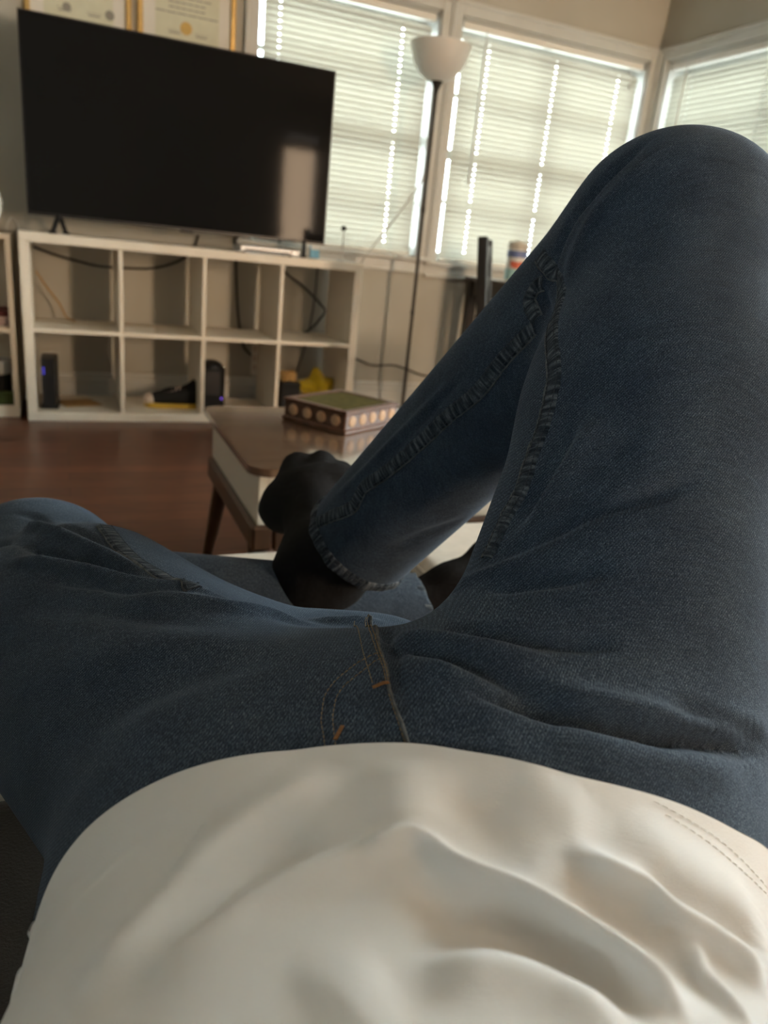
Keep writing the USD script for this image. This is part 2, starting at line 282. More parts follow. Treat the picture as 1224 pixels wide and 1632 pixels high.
SHIRT_LINES = {'hem_a':[(0.1182,0.2491,0.6352),(0.1249,0.2493,0.6321),(0.1354,0.2498,0.6268),(0.1477,0.2506,0.6195),(0.1607,0.2513,0.6096),(0.1799,0.2541,0.591)],'hem_b':[(0.1226,0.2462,0.6315),(0.1301,0.2461,0.6276),(0.1402,0.2458,0.6217),(0.1523,0.2456,0.6133),(0.1662,0.2477,0.6024),(0.1786,0.2511,0.5905)]}

# ------------------------------------------------------------------ materials
def plain(name, col, rough=.5, spec=.4, metal=0., grain=0., scale=40., bump=0., bscale=300., coat=0., sheen=0., **kw):
    """A surface of one colour with an uneven grain of tone and a fine relief."""
    n = {"tc": ("texture_coordinate", {}), "p": ("principled_bsdf", dict(roughness=rough, specular_ior_level=spec, metallic=metal, coat_weight=coat, sheen_weight=sheen, **kw))}
    l = []
    if grain:
        lo, hi = [c * (1 - grain) for c in col], [min(c * (1 + grain), 1) for c in col]
        n["n"] = ("noise_texture", {"scale": scale, "detail": 4.0})
        n["r"] = ("rgb_ramp", {"ramp": [(.3, lo), (.7, hi)]})
        l += [("tc.object", "n.vector"), ("n.fac", "r.fac"), ("r.color", "p.base_color")]
    else:
        n["p"][1]["base_color"] = col
    if bump:
        n["bn"] = ("noise_texture", {"scale": bscale, "detail": 3.0})
        n["b"] = ("bump", {"strength": bump, "distance": .002})
        l += [("tc.object", "bn.vector"), ("bn.fac", "b.height"), ("b.normal", "p.normal")]
    return mat(name, n, l)

def wood(name, dark, light, rough, stretch=(1.2, 14, 14), scale=5., coat=0., spec=.5):
    return mat(name, {"tc": ("texture_coordinate", {}), "m": ("mapping", {"scale": stretch}),
        "n": ("noise_texture", {"scale": scale, "detail": 6.0, "distortion": .8}),
        "r": ("rgb_ramp", {"ramp": [(.3, dark), (.7, light)]}),
        "b": ("bump", {"strength": .08, "distance": .002}),
        "p": ("principled_bsdf", {"roughness": rough, "coat_weight": coat, "coat_roughness": .12, "specular_ior_level": spec})},
        [("tc.object", "m.vector"), ("m.vector", "n.vector"), ("n.fac", "r.fac"), ("r.color", "p.base_color"), ("n.fac", "b.height"), ("b.normal", "p.normal")])

M = {}
M["wall"] = plain("wall_paint", (.47, .455, .40), .85, .2, grain=.04, scale=3, bump=.15, bscale=160)
M["ceiling"] = plain("ceiling_paint", (.80, .78, .72), .9, .2, bump=.2, bscale=120)
M["trim"] = plain("trim_paint", (.575, .585, .56), .38, .45, grain=.03, scale=8)
M["shelf"] = plain("shelf_laminate", (.72, .66, .56), .45, .4, grain=.03, scale=10)
M["floor"] = mat("floor_boards", {"tc": ("texture_coordinate", {}), "m": ("mapping", {"scale": (1, 1, 1)}),
    "k": ("brick_texture", {"color1": (.13, .048, .026), "color2": (.075, .028, .016), "mortar": (.02, .008, .005), "scale": 1.0, "mortar_size": .0015, "brick_width": 1.1, "row_height": .085, "offset": .37}),
    "m2": ("mapping", {"scale": (2.5, 30, 1)}), "n": ("noise_texture", {"scale": 4.0, "detail": 6.0, "distortion": .6}),
    "r": ("rgb_ramp", {"ramp": [(.3, (.55, .55, .55)), (.7, (1.2, 1.2, 1.2))]}),
    "x": ("mix_color", {"blend_type": "multiply", "fac": 1.0}), "p": ("principled_bsdf", {"roughness": .33, "specular_ior_level": .45})},
    [("tc.object", "k.vector"), ("tc.object", "m2.vector"), ("m2.vector", "n.vector"), ("n.fac", "r.fac"), ("k.color", "x.a"), ("r.color", "x.b"), ("x.result", "p.base_color")])
M["glass"] = mat("window_glass", {"t": ("transparent_bsdf", {"color": (.96, .98, .97)}), "g": ("glossy_bsdf", {"roughness": .02}), "f": ("fresnel", {"IOR": 1.45}), "m": ("mix_closure", {})},
    [("f.fac", "m.fac"), ("t.BSDF", "m.closure1"), ("g.BSDF", "m.closure2")], surface="m.closure")
M["slat"] = mat("blind_slat", {"d": ("diffuse_bsdf", {"color": (.80, .79, .71)}), "t": ("translucent_bsdf", {"color": (.135, .130, .106)}), "m": ("mix_closure", {"fac": .55})},
    [("d.BSDF", "m.closure1"), ("t.BSDF", "m.closure2")], surface="m.closure")
M["blind_rail"] = plain("blind_rail_paint", (.82, .81, .76), .4, .4)
M["cord"] = plain("blind_cord", (.80, .79, .74), .8, .2)
M["wand"] = plain("wand_plastic", (.55, .56, .53), .25, .5)
M["gold"] = plain("gilt_frame", (.62, .42, .16), .32, .5, metal=.7, grain=.12, scale=30)
M["frame_side"] = plain("frame_side", (.26, .16, .07), .5, .4, grain=.15, scale=30)
M["matboard"] = plain("mat_board", (.74, .72, .66), .9, .2)
M["paper"] = plain("certificate_paper", (.66, .66, .52), .8, .2, grain=.04, scale=20)
M["ink"] = plain("grey_ink", (.30, .29, .25), .8, .2)
M["seal"] = plain("gold_seal", (.60, .40, .12), .45, .4, grain=.1, scale=120)
M["screen"] = plain("television_glass", (.011, .011, .0112), .06, .032)
M["black_plastic"] = plain("black_plastic", (.010, .010, .011), .38, .4)
M["matt_black"] = plain("matt_black", (.008, .008, .009), .75, .3, grain=.2, scale=60)
M["silver"] = plain("silver_case", (.62, .63, .64), .42, .5, metal=.4)
M["sky_blue"] = plain("light_blue_card", (.22, .50, .68), .35, .5)
M["white_plastic"] = plain("white_plastic", (.74, .72, .67), .35, .45)
M["porcelain"] = plain("white_porcelain", (.72, .71, .68), .2, .5, coat=.4)
M["led"] = mat("blue_light", {"p": ("principled_bsdf", {"base_color": (.05, .05, .3), "emission_color": (.12, .10, 1.0), "emission_strength": .55})})
M["violet_led"] = mat("violet_light", {"p": ("principled_bsdf", {"base_color": (.08, .04, .3), "emission_color": (.30, .12, 1.0), "emission_strength": .45})})
M["yellow"] = plain("yellow_plush", (.50, .36, .015), .85, .2, grain=.15, scale=90, bump=.4, bscale=500, sheen=.3)
M["yellow_sole"] = plain("yellow_rubber", (.55, .36, .05), .55, .3)
M["kraft"] = plain("kraft_paper", (.42, .27, .11), .85, .2, grain=.1, scale=30)
M["pale_rubber"] = plain("pale_rubber", (.62, .52, .45), .55, .3)
M["lamp_glass"] = mat("frosted_shade", {"d": ("principled_bsdf", {"base_color": (.80, .79, .76), "roughness": .35, "specular_ior_level": .4}), "t": ("translucent_bsdf", {"color": (.80, .78, .74)}), "m": ("mix_closure", {"fac": .22})},
    [("d.BSDF", "m.closure1"), ("t.BSDF", "m.closure2")], surface="m.closure")
M["lamp_metal"] = plain("dark_lamp_metal", (.022, .020, .018), .35, .5, metal=.3)
M["walnut"] = wood("walnut_top", (.075, .040, .022), (.12, .068, .038), .17, (1.0, 14, 14), 4., coat=1.0)
M["walnut_leg"] = wood("walnut_legs", (.040, .017, .007), (.072, .031, .013), .4, (10, 10, 1.2), 4.)
M["table_white"] = plain("white_lacquer", (.60, .56, .47), .35, .45)
M["carved"] = wood("carved_wood", (.040, .013, .005), (.095, .034, .011), .45, (6, 6, 6), 8.)
M["inlay"] = plain("bone_inlay", (.34, .21, .12), .5, .4, grain=.2, scale=80)
M["green_felt"] = plain("olive_felt", (.082, .068, .020), .95, .1, grain=.25, scale=60, bump=.4)
M["black_wood"] = wood("black_stained_wood", (.010, .008, .007), (.020, .016, .013), .32, (12, 12, 1.5), 5.)
M["desk_top"] = wood("dark_desk_top", (.030, .022, .017), (.05, .037, .028), .28, (1.2, 12, 12), 5.)
M["canister"] = plain("canister_white", (.66, .66, .63), .35, .4)
M["canister_blue"] = plain("canister_blue", (.12, .16, .34), .4, .4)
M["canister_teal"] = plain("canister_teal", (.34, .58, .60), .4, .4)
M["canister_red"] = plain("canister_red", (.55, .12, .07), .4, .4)
M["canister_cap"] = plain("canister_cap", (.50, .47, .40), .4, .4)
M["leather"] = plain("brown_leather", (.034, .028, .022), .5, .4, grain=.15, scale=25, bump=.5, bscale=420)
M["cream"] = plain("cream_upholstery", (.56, .50, .42), .9, .2, grain=.05, scale=60, bump=.3, bscale=600, sheen=.2)
M["cream_piping"] = plain("cream_piping", (.50, .44, .36), .9, .2)
M["lawn"] = plain("pale_concrete", (.40, .39, .36), .9, .2, grain=.15, scale=3)
M["dark_room"] = plain("hall_paint", (.10, .085, .07), .9, .2)
M["door_wood"] = wood("brown_door", (.09, .045, .02), (.16, .08, .035), .4, (10, 10, 1.2), 3.)
M["pink_cloth"] = plain("pink_cloth", (.45, .33, .30), .9, .2, grain=.1, scale=40, bump=.4)
M["maroon"] = plain("maroon_cloth", (.10, .03, .03), .9, .2, grain=.2, scale=40)
M["green_box"] = plain("dark_green_box", (.035, .055, .012), .6, .3, grain=.3, scale=30)

# denim: indigo warp with pale flecks along a slanting twill, lighter where worn
def denim(name, gain=1.0):
    c = lambda r, g, b: (r * gain, g * gain, b * gain)
    return mat(name, {"tc": ("texture_coordinate", {}),
        "rot": ("mapping", {"rotation": (.5, .35, .75), "scale": (1, .22, 1)}),
        "fl": ("noise_texture", {"scale": 2000., "detail": 2.0, "roughness": .6}),
        "fr": ("rgb_ramp", {"ramp": [(.40, c(.0142, .0242, .043)), (.56, c(.038, .056, .080)), (.74, c(.118, .144, .178))]}),
        "lg": ("noise_texture", {"scale": 26., "detail": 5.0}),
        "lr": ("rgb_ramp", {"ramp": [(.3, (.78, .80, .84)), (.7, (1.22, 1.2, 1.16))]}),
        "slub": ("mapping", {"rotation": (.2, .1, .4), "scale": (9., 230., 9.)}), "sn": ("noise_texture", {"scale": 7., "detail": 3.0}),
        "sr": ("rgb_ramp", {"ramp": [(.35, (.84, .84, .84)), (.7, (1.22, 1.22, 1.22))]}),
        "dt": ("vector_math", {"math_type": "dot_product", "vector2": (.776, -.205, -.596)}), "k": ("math", {"math_type": "multiply", "value2": 2 * math.pi / .00118}), "sn2": ("math", {"math_type": "sine"}),
        "k2": ("math", {"math_type": "multiply_add", "value2": .5, "value3": .5}), "tr": ("rgb_ramp", {"ramp": [(.0, (.70, .70, .72)), (1., (1.3, 1.3, 1.28))]}), "x3": ("mix_color", {"blend_type": "multiply", "fac": 1.0}),
        "x": ("mix_color", {"blend_type": "multiply", "fac": 1.0}), "x2": ("mix_color", {"blend_type": "multiply", "fac": .8}),
        "b": ("bump", {"strength": .35, "distance": .0006}),
        "p": ("principled_bsdf", {"roughness": .9, "specular_ior_level": .15, "sheen_weight": .10, "sheen_roughness": .45, "sheen_tint": (.62, .78, 1.0)})},
        [("tc.object", "rot.vector"), ("rot.vector", "fl.vector"), ("fl.fac", "fr.fac"), ("tc.object", "lg.vector"), ("lg.fac", "lr.fac"),
         ("tc.object", "slub.vector"), ("slub.vector", "sn.vector"), ("sn.fac", "sr.fac"),
         ("fr.color", "x.a"), ("lr.color", "x.b"), ("x.result", "x2.a"), ("sr.color", "x2.b"), ("tc.object", "dt.vector1"), ("dt.value", "k.value1"), ("k.value", "sn2.value1"), ("sn2.value", "k2.value1"), ("k2.value", "tr.fac"), ("x2.result", "x3.a"), ("tr.color", "x3.b"), ("x3.result", "p.base_color"), ("fl.fac", "b.height"), ("b.normal", "p.normal")])
M["denim"] = denim("blue_denim")
# seams: the same cloth, rubbed pale in the puckers
M["seam"] = mat("denim_seam", {"uv": ("uvmap", {"attribute": "st"}), "m": ("mapping", {"scale": (330., 45., 1.)}), "n": ("noise_texture", {"scale": 1.0, "detail": 2.0, "distortion": .3}),
    "tc": ("texture_coordinate", {}), "n2": ("noise_texture", {"scale": 900., "detail": 2.0}),
    "r": ("rgb_ramp", {"ramp": [(.34, (.012, .018, .028)), (.5, (.034, .046, .060)), (.64, (.105, .122, .138))]}),
    "r2": ("rgb_ramp", {"ramp": [(.3, (.7, .7, .7)), (.7, (1.3, 1.3, 1.3))]}), "x": ("mix_color", {"blend_type": "multiply", "fac": 1.0}),
    "b": ("bump", {"strength": .5, "distance": .0012}),
    "p": ("principled_bsdf", {"roughness": .9, "specular_ior_level": .15})},
    [("uv.UV", "m.vector"), ("m.vector", "n.vector"), ("n.fac", "r.fac"), ("tc.object", "n2.vector"), ("n2.fac", "r2.fac"), ("r.color", "x.a"), ("r2.color", "x.b"), ("x.result", "p.base_color"), ("n.fac", "b.height"), ("b.normal", "p.normal")])
M["seam_edge"] = plain("denim_worn_edge", (.095, .105, .112), .9, .15, grain=.35, scale=220)
M["thread_tan"] = plain("tan_thread", (.19, .14, .085), .8, .2, grain=.25, scale=300)
M["thread_orange"] = plain("orange_thread", (.20, .095, .035), .75, .2, grain=.2, scale=400)
M["thread_white"] = plain("white_thread", (.78, .77, .73), .8, .2)
M["thread_blue"] = plain("navy_thread", (.035, .045, .06), .8, .2)
M["sock"] = plain("black_knit", (.013, .013, .014), .95, .06, grain=.25, scale=260, bump=.4, bscale=900)
M["shirt"] = plain("white_jersey", (.69, .675, .655), .9, .15, grain=.015, scale=40, bump=.12, bscale=1500, sheen=.15)

# ------------------------------------------------------------------ helpers
taken = {}
def numbered(parent, name):
    k = taken[(parent, name)] = taken.get((parent, name), -1) + 1
    return f"{parent}/{name}" + (f"_{k:03d}" if k else "")

def tag(p, label=None, cat=None, group=None, kind=None):
    p = p.GetPrim()
    for k, v in (("label", label), ("category", cat), ("group", group), ("kind", kind)):
        if v:
            p.SetCustomDataByKey(k, v)
    return p

def obj(name, mesh, m, parent=None, smooth=30, uv=None, **kw):
    up = str(parent.GetPrim().GetPath()) if parent is not None else "/World"
    if isinstance(mesh, (list, tuple)) and len(mesh) and isinstance(mesh[0], trimesh.Trimesh):
        mesh = trimesh.util.concatenate(list(mesh))
    o = usdkit.mesh(stage, numbered(up, name), mesh, M[m], smooth=smooth, uv=uv)
    tag(o, **kw)
    return o

def thing(name, label, cat, loc=(0, 0, 0), rotz=0., group=None):
    x = UsdGeom.Xform.Define(stage, numbered("/World", name))
    x.AddTranslateOp().Set(Gf.Vec3d(*map(float, loc)))
    if rotz:
        x.AddRotateZOp().Set(math.degrees(rotz))
    return tag(x, label, cat, group)

def setting(name, parts=True):
    x = UsdGeom.Xform.Define(stage, numbered("/World", name))
    return tag(x, kind="structure")

def bx(lo, hi, b=.002):
    """A box with chamfered edges."""
    lo, hi = np.minimum(lo, hi).astype(float), np.maximum(lo, hi).astype(float)
    b = min(b, .45 * (hi - lo).min())
    if b <= 0:
        return trimesh.creation.box(bounds=[lo, hi])
    pts = []
    for sx in (0, 1):
        for sy in (0, 1):
            for sz in (0, 1):
                c = np.where([sx, sy, sz], hi, lo); s = np.where([sx, sy, sz], -1, 1)
                for k in range(3):
                    q = c + s * b
                    q[k] = c[k]
                    pts.append(q)
    return trimesh.convex.convex_hull(np.array(pts))

def soft_box(lo, hi, r, seg=5):
    """A cushion-like box: the hull of spheres at its corners."""
    lo, hi = np.asarray(lo, float) + r, np.asarray(hi, float) - r
    s = trimesh.creation.icosphere(2, r)
    return trimesh.convex.convex_hull(np.vstack([s.vertices + [x, y, z] for x in (lo[0], hi[0]) for y in (lo[1], hi[1]) for z in (lo[2], hi[2])]))

def tube(pts, r, n=8, closed=False):
    pts = np.asarray(pts, float)
    rr = np.broadcast_to(np.asarray(r, float), (len(pts),))
    t = np.gradient(pts, axis=0)
    if closed:
        t = np.roll(pts, -1, 0) - np.roll(pts, 1, 0)
    t /= np.maximum(np.linalg.norm(t, axis=1, keepdims=True), 1e-9)
    e = np.cross(t[0], [0, 0, 1.] if abs(t[0][2]) < .9 else [1., 0, 0])
    E1 = []
    for k in range(len(pts)):
        e = e - t[k] * (e @ t[k]); e /= np.linalg.norm(e)
        E1.append(e)
    E1 = np.array(E1); E2 = np.cross(t, E1)
    a = np.linspace(0, 2 * np.pi, n, endpoint=False)
    V = pts[:, None] + rr[:, None, None] * (np.cos(a)[None, :, None] * E1[:, None] + np.sin(a)[None, :, None] * E2[:, None])
    k = len(pts); f = []
    for i in range(k if closed else k - 1):
        for j in range(n):
            a0, a1, b0, b1 = i * n + j, i * n + (j + 1) % n, ((i + 1) % k) * n + j, ((i + 1) % k) * n + (j + 1) % n
            f += [(a0, a1, b1), (a0, b1, b0)]
    V = V.reshape(-1, 3)
    if not closed:
        V = np.vstack([V, pts[0], pts[-1]])
        for j in range(n):
            f += [(k * n, (j + 1) % n, j), (k * n + 1, (k - 1) * n + j, (k - 1) * n + (j + 1) % n)]
    return trimesh.Trimesh(V, f, process=False)

def spline(pts, n=40):
    return dense(pts, np.linalg.norm(np.diff(np.asarray(pts, float), axis=0), axis=1).sum() / n)[0]

def lathe(profile, n=40):
    return trimesh.creation.revolve(np.asarray(profile, float), sections=n)

def prism(poly, h):
    return trimesh.creation.extrude_polygon(poly if isinstance(poly, Polygon) else Polygon(poly), h)

def placed(m, T=None, rot=None, axis=(0, 0, 1), at=None):
    m = m.copy()
    if rot is not None:
        m.apply_transform(trimesh.transformations.rotation_matrix(rot, axis))
    if at is not None:
        m.apply_translation(at)
    return m

def beam(a, b, w, d, b_=.003):
    """A straight bar of section w by d from a to b."""
    a, b = np.asarray(a, float), np.asarray(b, float)
    L = np.linalg.norm(b - a)
    m = bx((-w / 2, -d / 2, 0), (w / 2, d / 2, L), b_)
    m.apply_transform(trimesh.geometry.align_vectors([0, 0, 1], (b - a) / L))
    m.apply_translation(a)
    return m

# ------------------------------------------------------------------ the room
YB, XR, XL, YR, HC = 3.95, 3.163, -1.9, -2.8, 2.5
def cut(block, holes):
    return trimesh.boolean.difference([trimesh.creation.box(bounds=block)] + [trimesh.creation.box(bounds=h) for h in holes], engine="manifold")
W1 = (.875, 1.790, .825, 1.985); W2 = (1.905, 3.095, .812, 1.985); W3 = (2.30, 3.865, .812, 1.985); W4 = (.00, 1.85, .40, 2.06)
T = .20
wl = cut(((XL, YB, 0), (XR + T, YB + T, HC)), [((w[0], YB - .1, w[2]), (w[1], YB + T + .1, w[3])) for w in (W1, W2)])
obj("wall_back", wl, "wall", kind="structure", smooth=False)
wl = cut(((XR, YR, 0), (XR + T, YB, HC)), [((XR - .1, w[0], w[2]), (XR + T + .1, w[1], w[3])) for w in (W3, W4)])
obj("wall_right", wl, "wall", kind="structure", smooth=False)
W5 = (-2.2, -1.2, 1.0, 2.0)
obj("wall_left", cut(((XL - T, YR, 0), (XL, YB + T, HC)), [((XL - T - .1, W5[0], W5[2]), (XL + .1, W5[1], W5[3]))]), "wall", kind="structure", smooth=False)
D1, D2 = (2.62, 3.15, .0, 2.12), (.90, 1.78, 0, 2.15)
wl = cut(((XL - T, YR - T, 0), (XR + T, YR, HC)), [((d[0], YR - T - .1, d[2] - .1), (d[1], YR + .1, d[3])) for d in (D1, D2)])
obj("wall_rear", wl, "wall", kind="structure", smooth=False)
obj("floor", bx((XL - T, YR - T, -.06), (XR + T, YB + T, 0), 0), "floor", kind="structure", smooth=False)
obj("ceiling", bx((XL - T, YR - T, HC), (XR + T, YB + T, HC + .06), 0), "ceiling", kind="structure", smooth=False)

def skirting(name, p, q, n):
    """Skirting from p to q on the wall whose room side looks along n: a tall board, a shoulder and a top bead."""
    prof = [(0, 0), (.020, 0), (.020, .018), (.014, .022), (.014, .092), (.018, .096), (.018, .104), (.011, .110), (.013, .130), (.007, .140), (0, .140)]
    p, q, n = (np.asarray(v, float) for v in (p, q, n))
    d = q - p; L = np.linalg.norm(d); d = d / L
    m = prism(prof, L)
    R4 = np.eye(4); R4[:3, 0], R4[:3, 1], R4[:3, 2], R4[:3, 3] = n, (0, 0, 1), d, p
    m.apply_transform(R4)
    if np.linalg.det(R4[:3, :3]) < 0:
        m.invert()
    obj(name, m, "trim", kind="structure", smooth=False)
skirting("baseboard_back", (XL, YB, 0), (XR, YB, 0), (0, -1, 0))
skirting("baseboard_right", (XR, YR, 0), (XR, YB, 0), (-1, 0, 0))

def window(name, w, axis, muntins, mull=(), side=1):
    """A window in the back wall (axis 0: runs along x) or the right wall (axis 1: runs along y)."""
    x = setting(name)
    u0, u1, z0, z1 = w
    def b(ua, ub, da, db, za, zb, ch=.003):
        if axis == 0:
            return bx((ua, YB + da, za), (ub, YB + db, zb), ch)
        if side < 0:
            return bx((XL - da, ua, za), (XL - db, ub, zb), ch)
        return bx((XR + da, ua, za), (XR + db, ub, zb), ch)
    c = .062
    obj("casing", [b(u0 - c, u0, -.018, 0, z0 - .02, z1 + c), b(u0 - c, u0 - c + .016, -.028, -.016, z0 - .02, z1 + c)], "trim", x)
    obj("casing", [b(u1, u1 + c, -.018, 0, z0 - .02, z1 + c), b(u1 + c - .016, u1 + c, -.028, -.016, z0 - .02, z1 + c)], "trim", x)
    obj("head_casing", [b(u0, u1, -.018, 0, z1, z1 + c), b(u0 - c, u1 + c, -.028, -.016, z1 + c - .016, z1 + c + .004)], "trim", x)
    obj("sill", b(u0 - c - .015, u1 + c + .015, -.055, .06, z0 - .022, z0, .006), "trim", x)
    obj("apron", [b(u0 - c, u1 + c, -.016, 0, z0 - .085, z0 - .022), b(u0 - c, u1 + c, -.022, -.012, z0 - .085, z0 - .072)], "trim", x)
    obj("jamb", b(u0, u0 + .008, 0, .16, z0, z1), "trim", x); obj("jamb", b(u1 - .008, u1, 0, .16, z0, z1), "trim", x)
    obj("head_jamb", b(u0 + .012, u1 - .012, 0, .16, z1 - .012, z1), "trim", x)
    s = .020
    obj("sash_stile", b(u0 + .012, u0 + .012 + s, .135, .165, z0, z1 - .012), "trim", x)
    obj("sash_stile", b(u1 - .012 - s, u1 - .012, .135, .165, z0, z1 - .012), "trim", x)
    zs = [z0] + list(muntins) + [z1 - .012]
    hs = [.03] + [m for m in [.024, .05, .024][:len(muntins)]] + [.03]
    obj("sash_rail", b(u0 + .030, u1 - .030, .135, .165, z0, z0 + .05), "trim", x)
    obj("sash_rail", b(u0 + .030, u1 - .030, .135, .165, z1 - .012 - .05, z1 - .012), "trim", x)
    for z, h in zip(muntins, (.022, .050, .022)):
        obj("meeting_rail" if h > .05 else "muntin", b(u0 + .030, u1 - .030, .135, .165, z - h / 2, z + h / 2), "trim", x)
    for m in mull:
        obj("mullion", b(m - .02, m + .02, .137, .163, z0 + .05, z1 - .062), "trim", x)
    us = [u0 + .028] + list(mull) + [u1 - .028]
    zz = [z0 + .04] + list(muntins) + [z1 - .05]
    for i in range(len(us) - 1):
        for k in range(len(zz) - 1):
            obj("pane", b(us[i], us[i + 1], .148, .152, zz[k], zz[k + 1], 0), "glass", x, smooth=False)
window("window_1", W1, 0, (1.10, 1.41, 1.70))
window("window_2", W2, 0, (1.13, 1.37, 1.66), (2.51,))
window("window_3", W3, 1, (1.13, 1.37, 1.66), (3.08,))
window("window_4", W4, 1, (), (.95,))
window("window_5", W5, 1, (), (), -1)
obj("trim_1", [bx((XR - .030, YB - .030, .75), (XR, YB, 2.05), .004)], "trim", kind="structure")

# rear wall: a doorway into a dark hall, and a glazed door with the evening light behind it
x = setting("door_1")
def rear(ua, ub, da, db, za, zb, ch=.003): return bx((ua, YR - da, za), (ub, YR - db, zb), ch)
obj("casing", rear(D1[0] - .07, D1[0], 0, -.018, 0, D1[3] + .07), "trim", x); obj("casing", rear(D1[1], D1[1] + .012, 0, -.018, 0, D1[3] + .07), "trim", x)
obj("head_casing", rear(D1[0], D1[1], 0, -.018, D1[3], D1[3] + .07), "trim", x)
for z0, z1 in ((.0, .62), (1.96, 2.08)):
    obj("door_rail", rear(D1[0] + .05, D1[1] - .05, .05, .09, z0, z1), "door_wood", x)
obj("door_stile", rear(D1[0], D1[0] + .05, .05, .09, 0, D1[3]), "door_wood", x); obj("door_stile", rear(D1[1] - .05, D1[1], .05, .09, 0, D1[3]), "door_wood", x)
obj("pane", rear(D1[0] + .06, D1[1] - .06, .068, .072, .61, 1.97, 0), "glass", x, smooth=False)
obj("door_handle", [placed(trimesh.creation.icosphere(2, .028), at=(D1[0] + .035, YR + .01, .98)), tube([(D1[0] + .035, YR - .05, .98), (D1[0] + .035, YR, .98)], .010)], "gold", x)
x = setting("door_2")
obj("casing", rear(D2[0] - .07, D2[0], 0, -.018, 0, D2[3] + .07), "trim", x); obj("casing", rear(D2[1], D2[1] + .07, 0, -.018, 0, D2[3] + .07), "trim", x)
obj("head_casing", rear(D2[0], D2[1], 0, -.018, D2[3], D2[3] + .07), "trim", x)
hall = cut(((D2[0] - .2, YR - 2.2, -.06), (D2[1] + .2, YR - T, 2.4)), [((D2[0] - .1, YR - 2.1, 0), (D2[1] + .1, YR - T + .1, 2.3))])
obj("hall", hall, "dark_room", x, smooth=False)
lamp = UsdLux.RectLight.Define(stage, "/World/porch_light")
lamp.CreateWidthAttr(.42); lamp.CreateHeightAttr(1.40); lamp.CreateIntensityAttr(1.0); lamp.CreateExposureAttr(DOOR_STOPS)
lamp.CreateColorAttr(Gf.Vec3f(1.0, .63, .37))
lamp.AddTransformOp().Set(Gf.Matrix4d(1, 0, 0, 0, 0, 0, 1, 0, 0, -1, 0, 0, (D1[0] + D1[1]) / 2, YR - .16, 1.29, 1))

# outdoors: pale paving all round
obj("ground", bx((-12, -12, -.32), (14, 16, -.26), 0), "lawn", kind="structure", smooth=False)

# ------------------------------------------------------------------ window blinds
def slat_mesh(L, holes, width=.0410, tilt=math.radians(62)):
    """A thin crowned slat along x with route holes for the cords."""
    hl, hw = .0055, .0042
    us = sorted({0., L} | {h + s * hl for h in holes for s in (-1, 1)})
    vs = [-width / 2, -hw, hw, width / 2]
    V, F = [], []
    for u in us:
        for v in vs:
            V.append((u, v, .0022 * (1 - (2 * v / width) ** 2)))
    n = len(vs)
    for i in range(len(us) - 1):
        mid = (us[i] + us[i + 1]) / 2
        for k in range(n - 1):
            if k == 1 and any(abs(mid - h) < hl for h in holes):
                continue
            a = i * n + k
            F += [(a, a + n, a + n + 1), (a, a + n + 1, a + 1)]
    m = trimesh.Trimesh(V, F, process=False)
    m.apply_transform(trimesh.transformations.rotation_matrix(tilt, (1, 0, 0)))
    return m

def blind(label, w, axis, holes, wand_u, shown=True):
    u0, u1, z0, z1 = w
    g = .034
    a, b = u0 + g, u1 - g
    L = b - a
    t = thing("window_blind", label, "blind", (a, YB + .030, z0) if axis == 0 else (XR + .030, b, z0), 0 if axis == 0 else -math.pi / 2, "closed white slat blinds in the corner windows")
    H = z1 - z0 - .014
    obj("head_rail", bx((-.015, -.022, H - .034), (L + .015, .018, H), .004), "blind_rail", t)
    sm = slat_mesh(L, holes)
    n = int((H - .034 - .028) / .0268)
    proto = None
    for k in range(n):
        z = .034 + .0268 * k
        s = sm.copy(); s.apply_transform(trimesh.transformations.rotation_matrix(rng.uniform(-.05, .05), (1, 0, 0))); s.apply_translation((0, rng.uniform(-.0006, .0006), z))
        obj("slat", s, "slat", t, smooth=True)
    obj("bottom_rail", bx((0, -.014, .002), (L, .014, .018), .004), "blind_rail", t)
    for h in holes:
        obj("lift_cord", [tube([(h, -.0175, .01), (h, -.0175, H - .03)], .0007, 5), tube([(h, .0175, .01), (h, .0175, H - .03)], .0007, 5)], "cord", t)
    if wand_u is not None:
        obj("tilt_wand", tube([(wand_u, -.028, H - .05), (wand_u - .002, -.030, H - .75)], .0048, 8), "wand", t)
        obj("wand_hook", tube([(wand_u, -.018, H - .02), (wand_u, -.026, H - .03), (wand_u, -.028, H - .055)], .0025, 6), "wand", t)
        obj("cord_tassel", lathe([(0, 0), (.006, .002), (.008, .012), (.005, .03), (0, .034)], 14).apply_translation((L - .07, -.03, H - .14)), "wand", t)
        obj("pull_cord", tube([(L - .07, -.03, H - .11), (L - .07, -.022, H - .02)], .001, 5), "cord", t)
blind("closed white slat blind in the window behind the television", W1, 0, [.075, .695], None)
blind("closed white slat blind in the wide window behind the floor lamp", W2, 0, [.155, .575, .99], .118)
blind("closed white slat blind in the side window right of the room corner", W3, 1, [.15, .67, 1.30], .12)

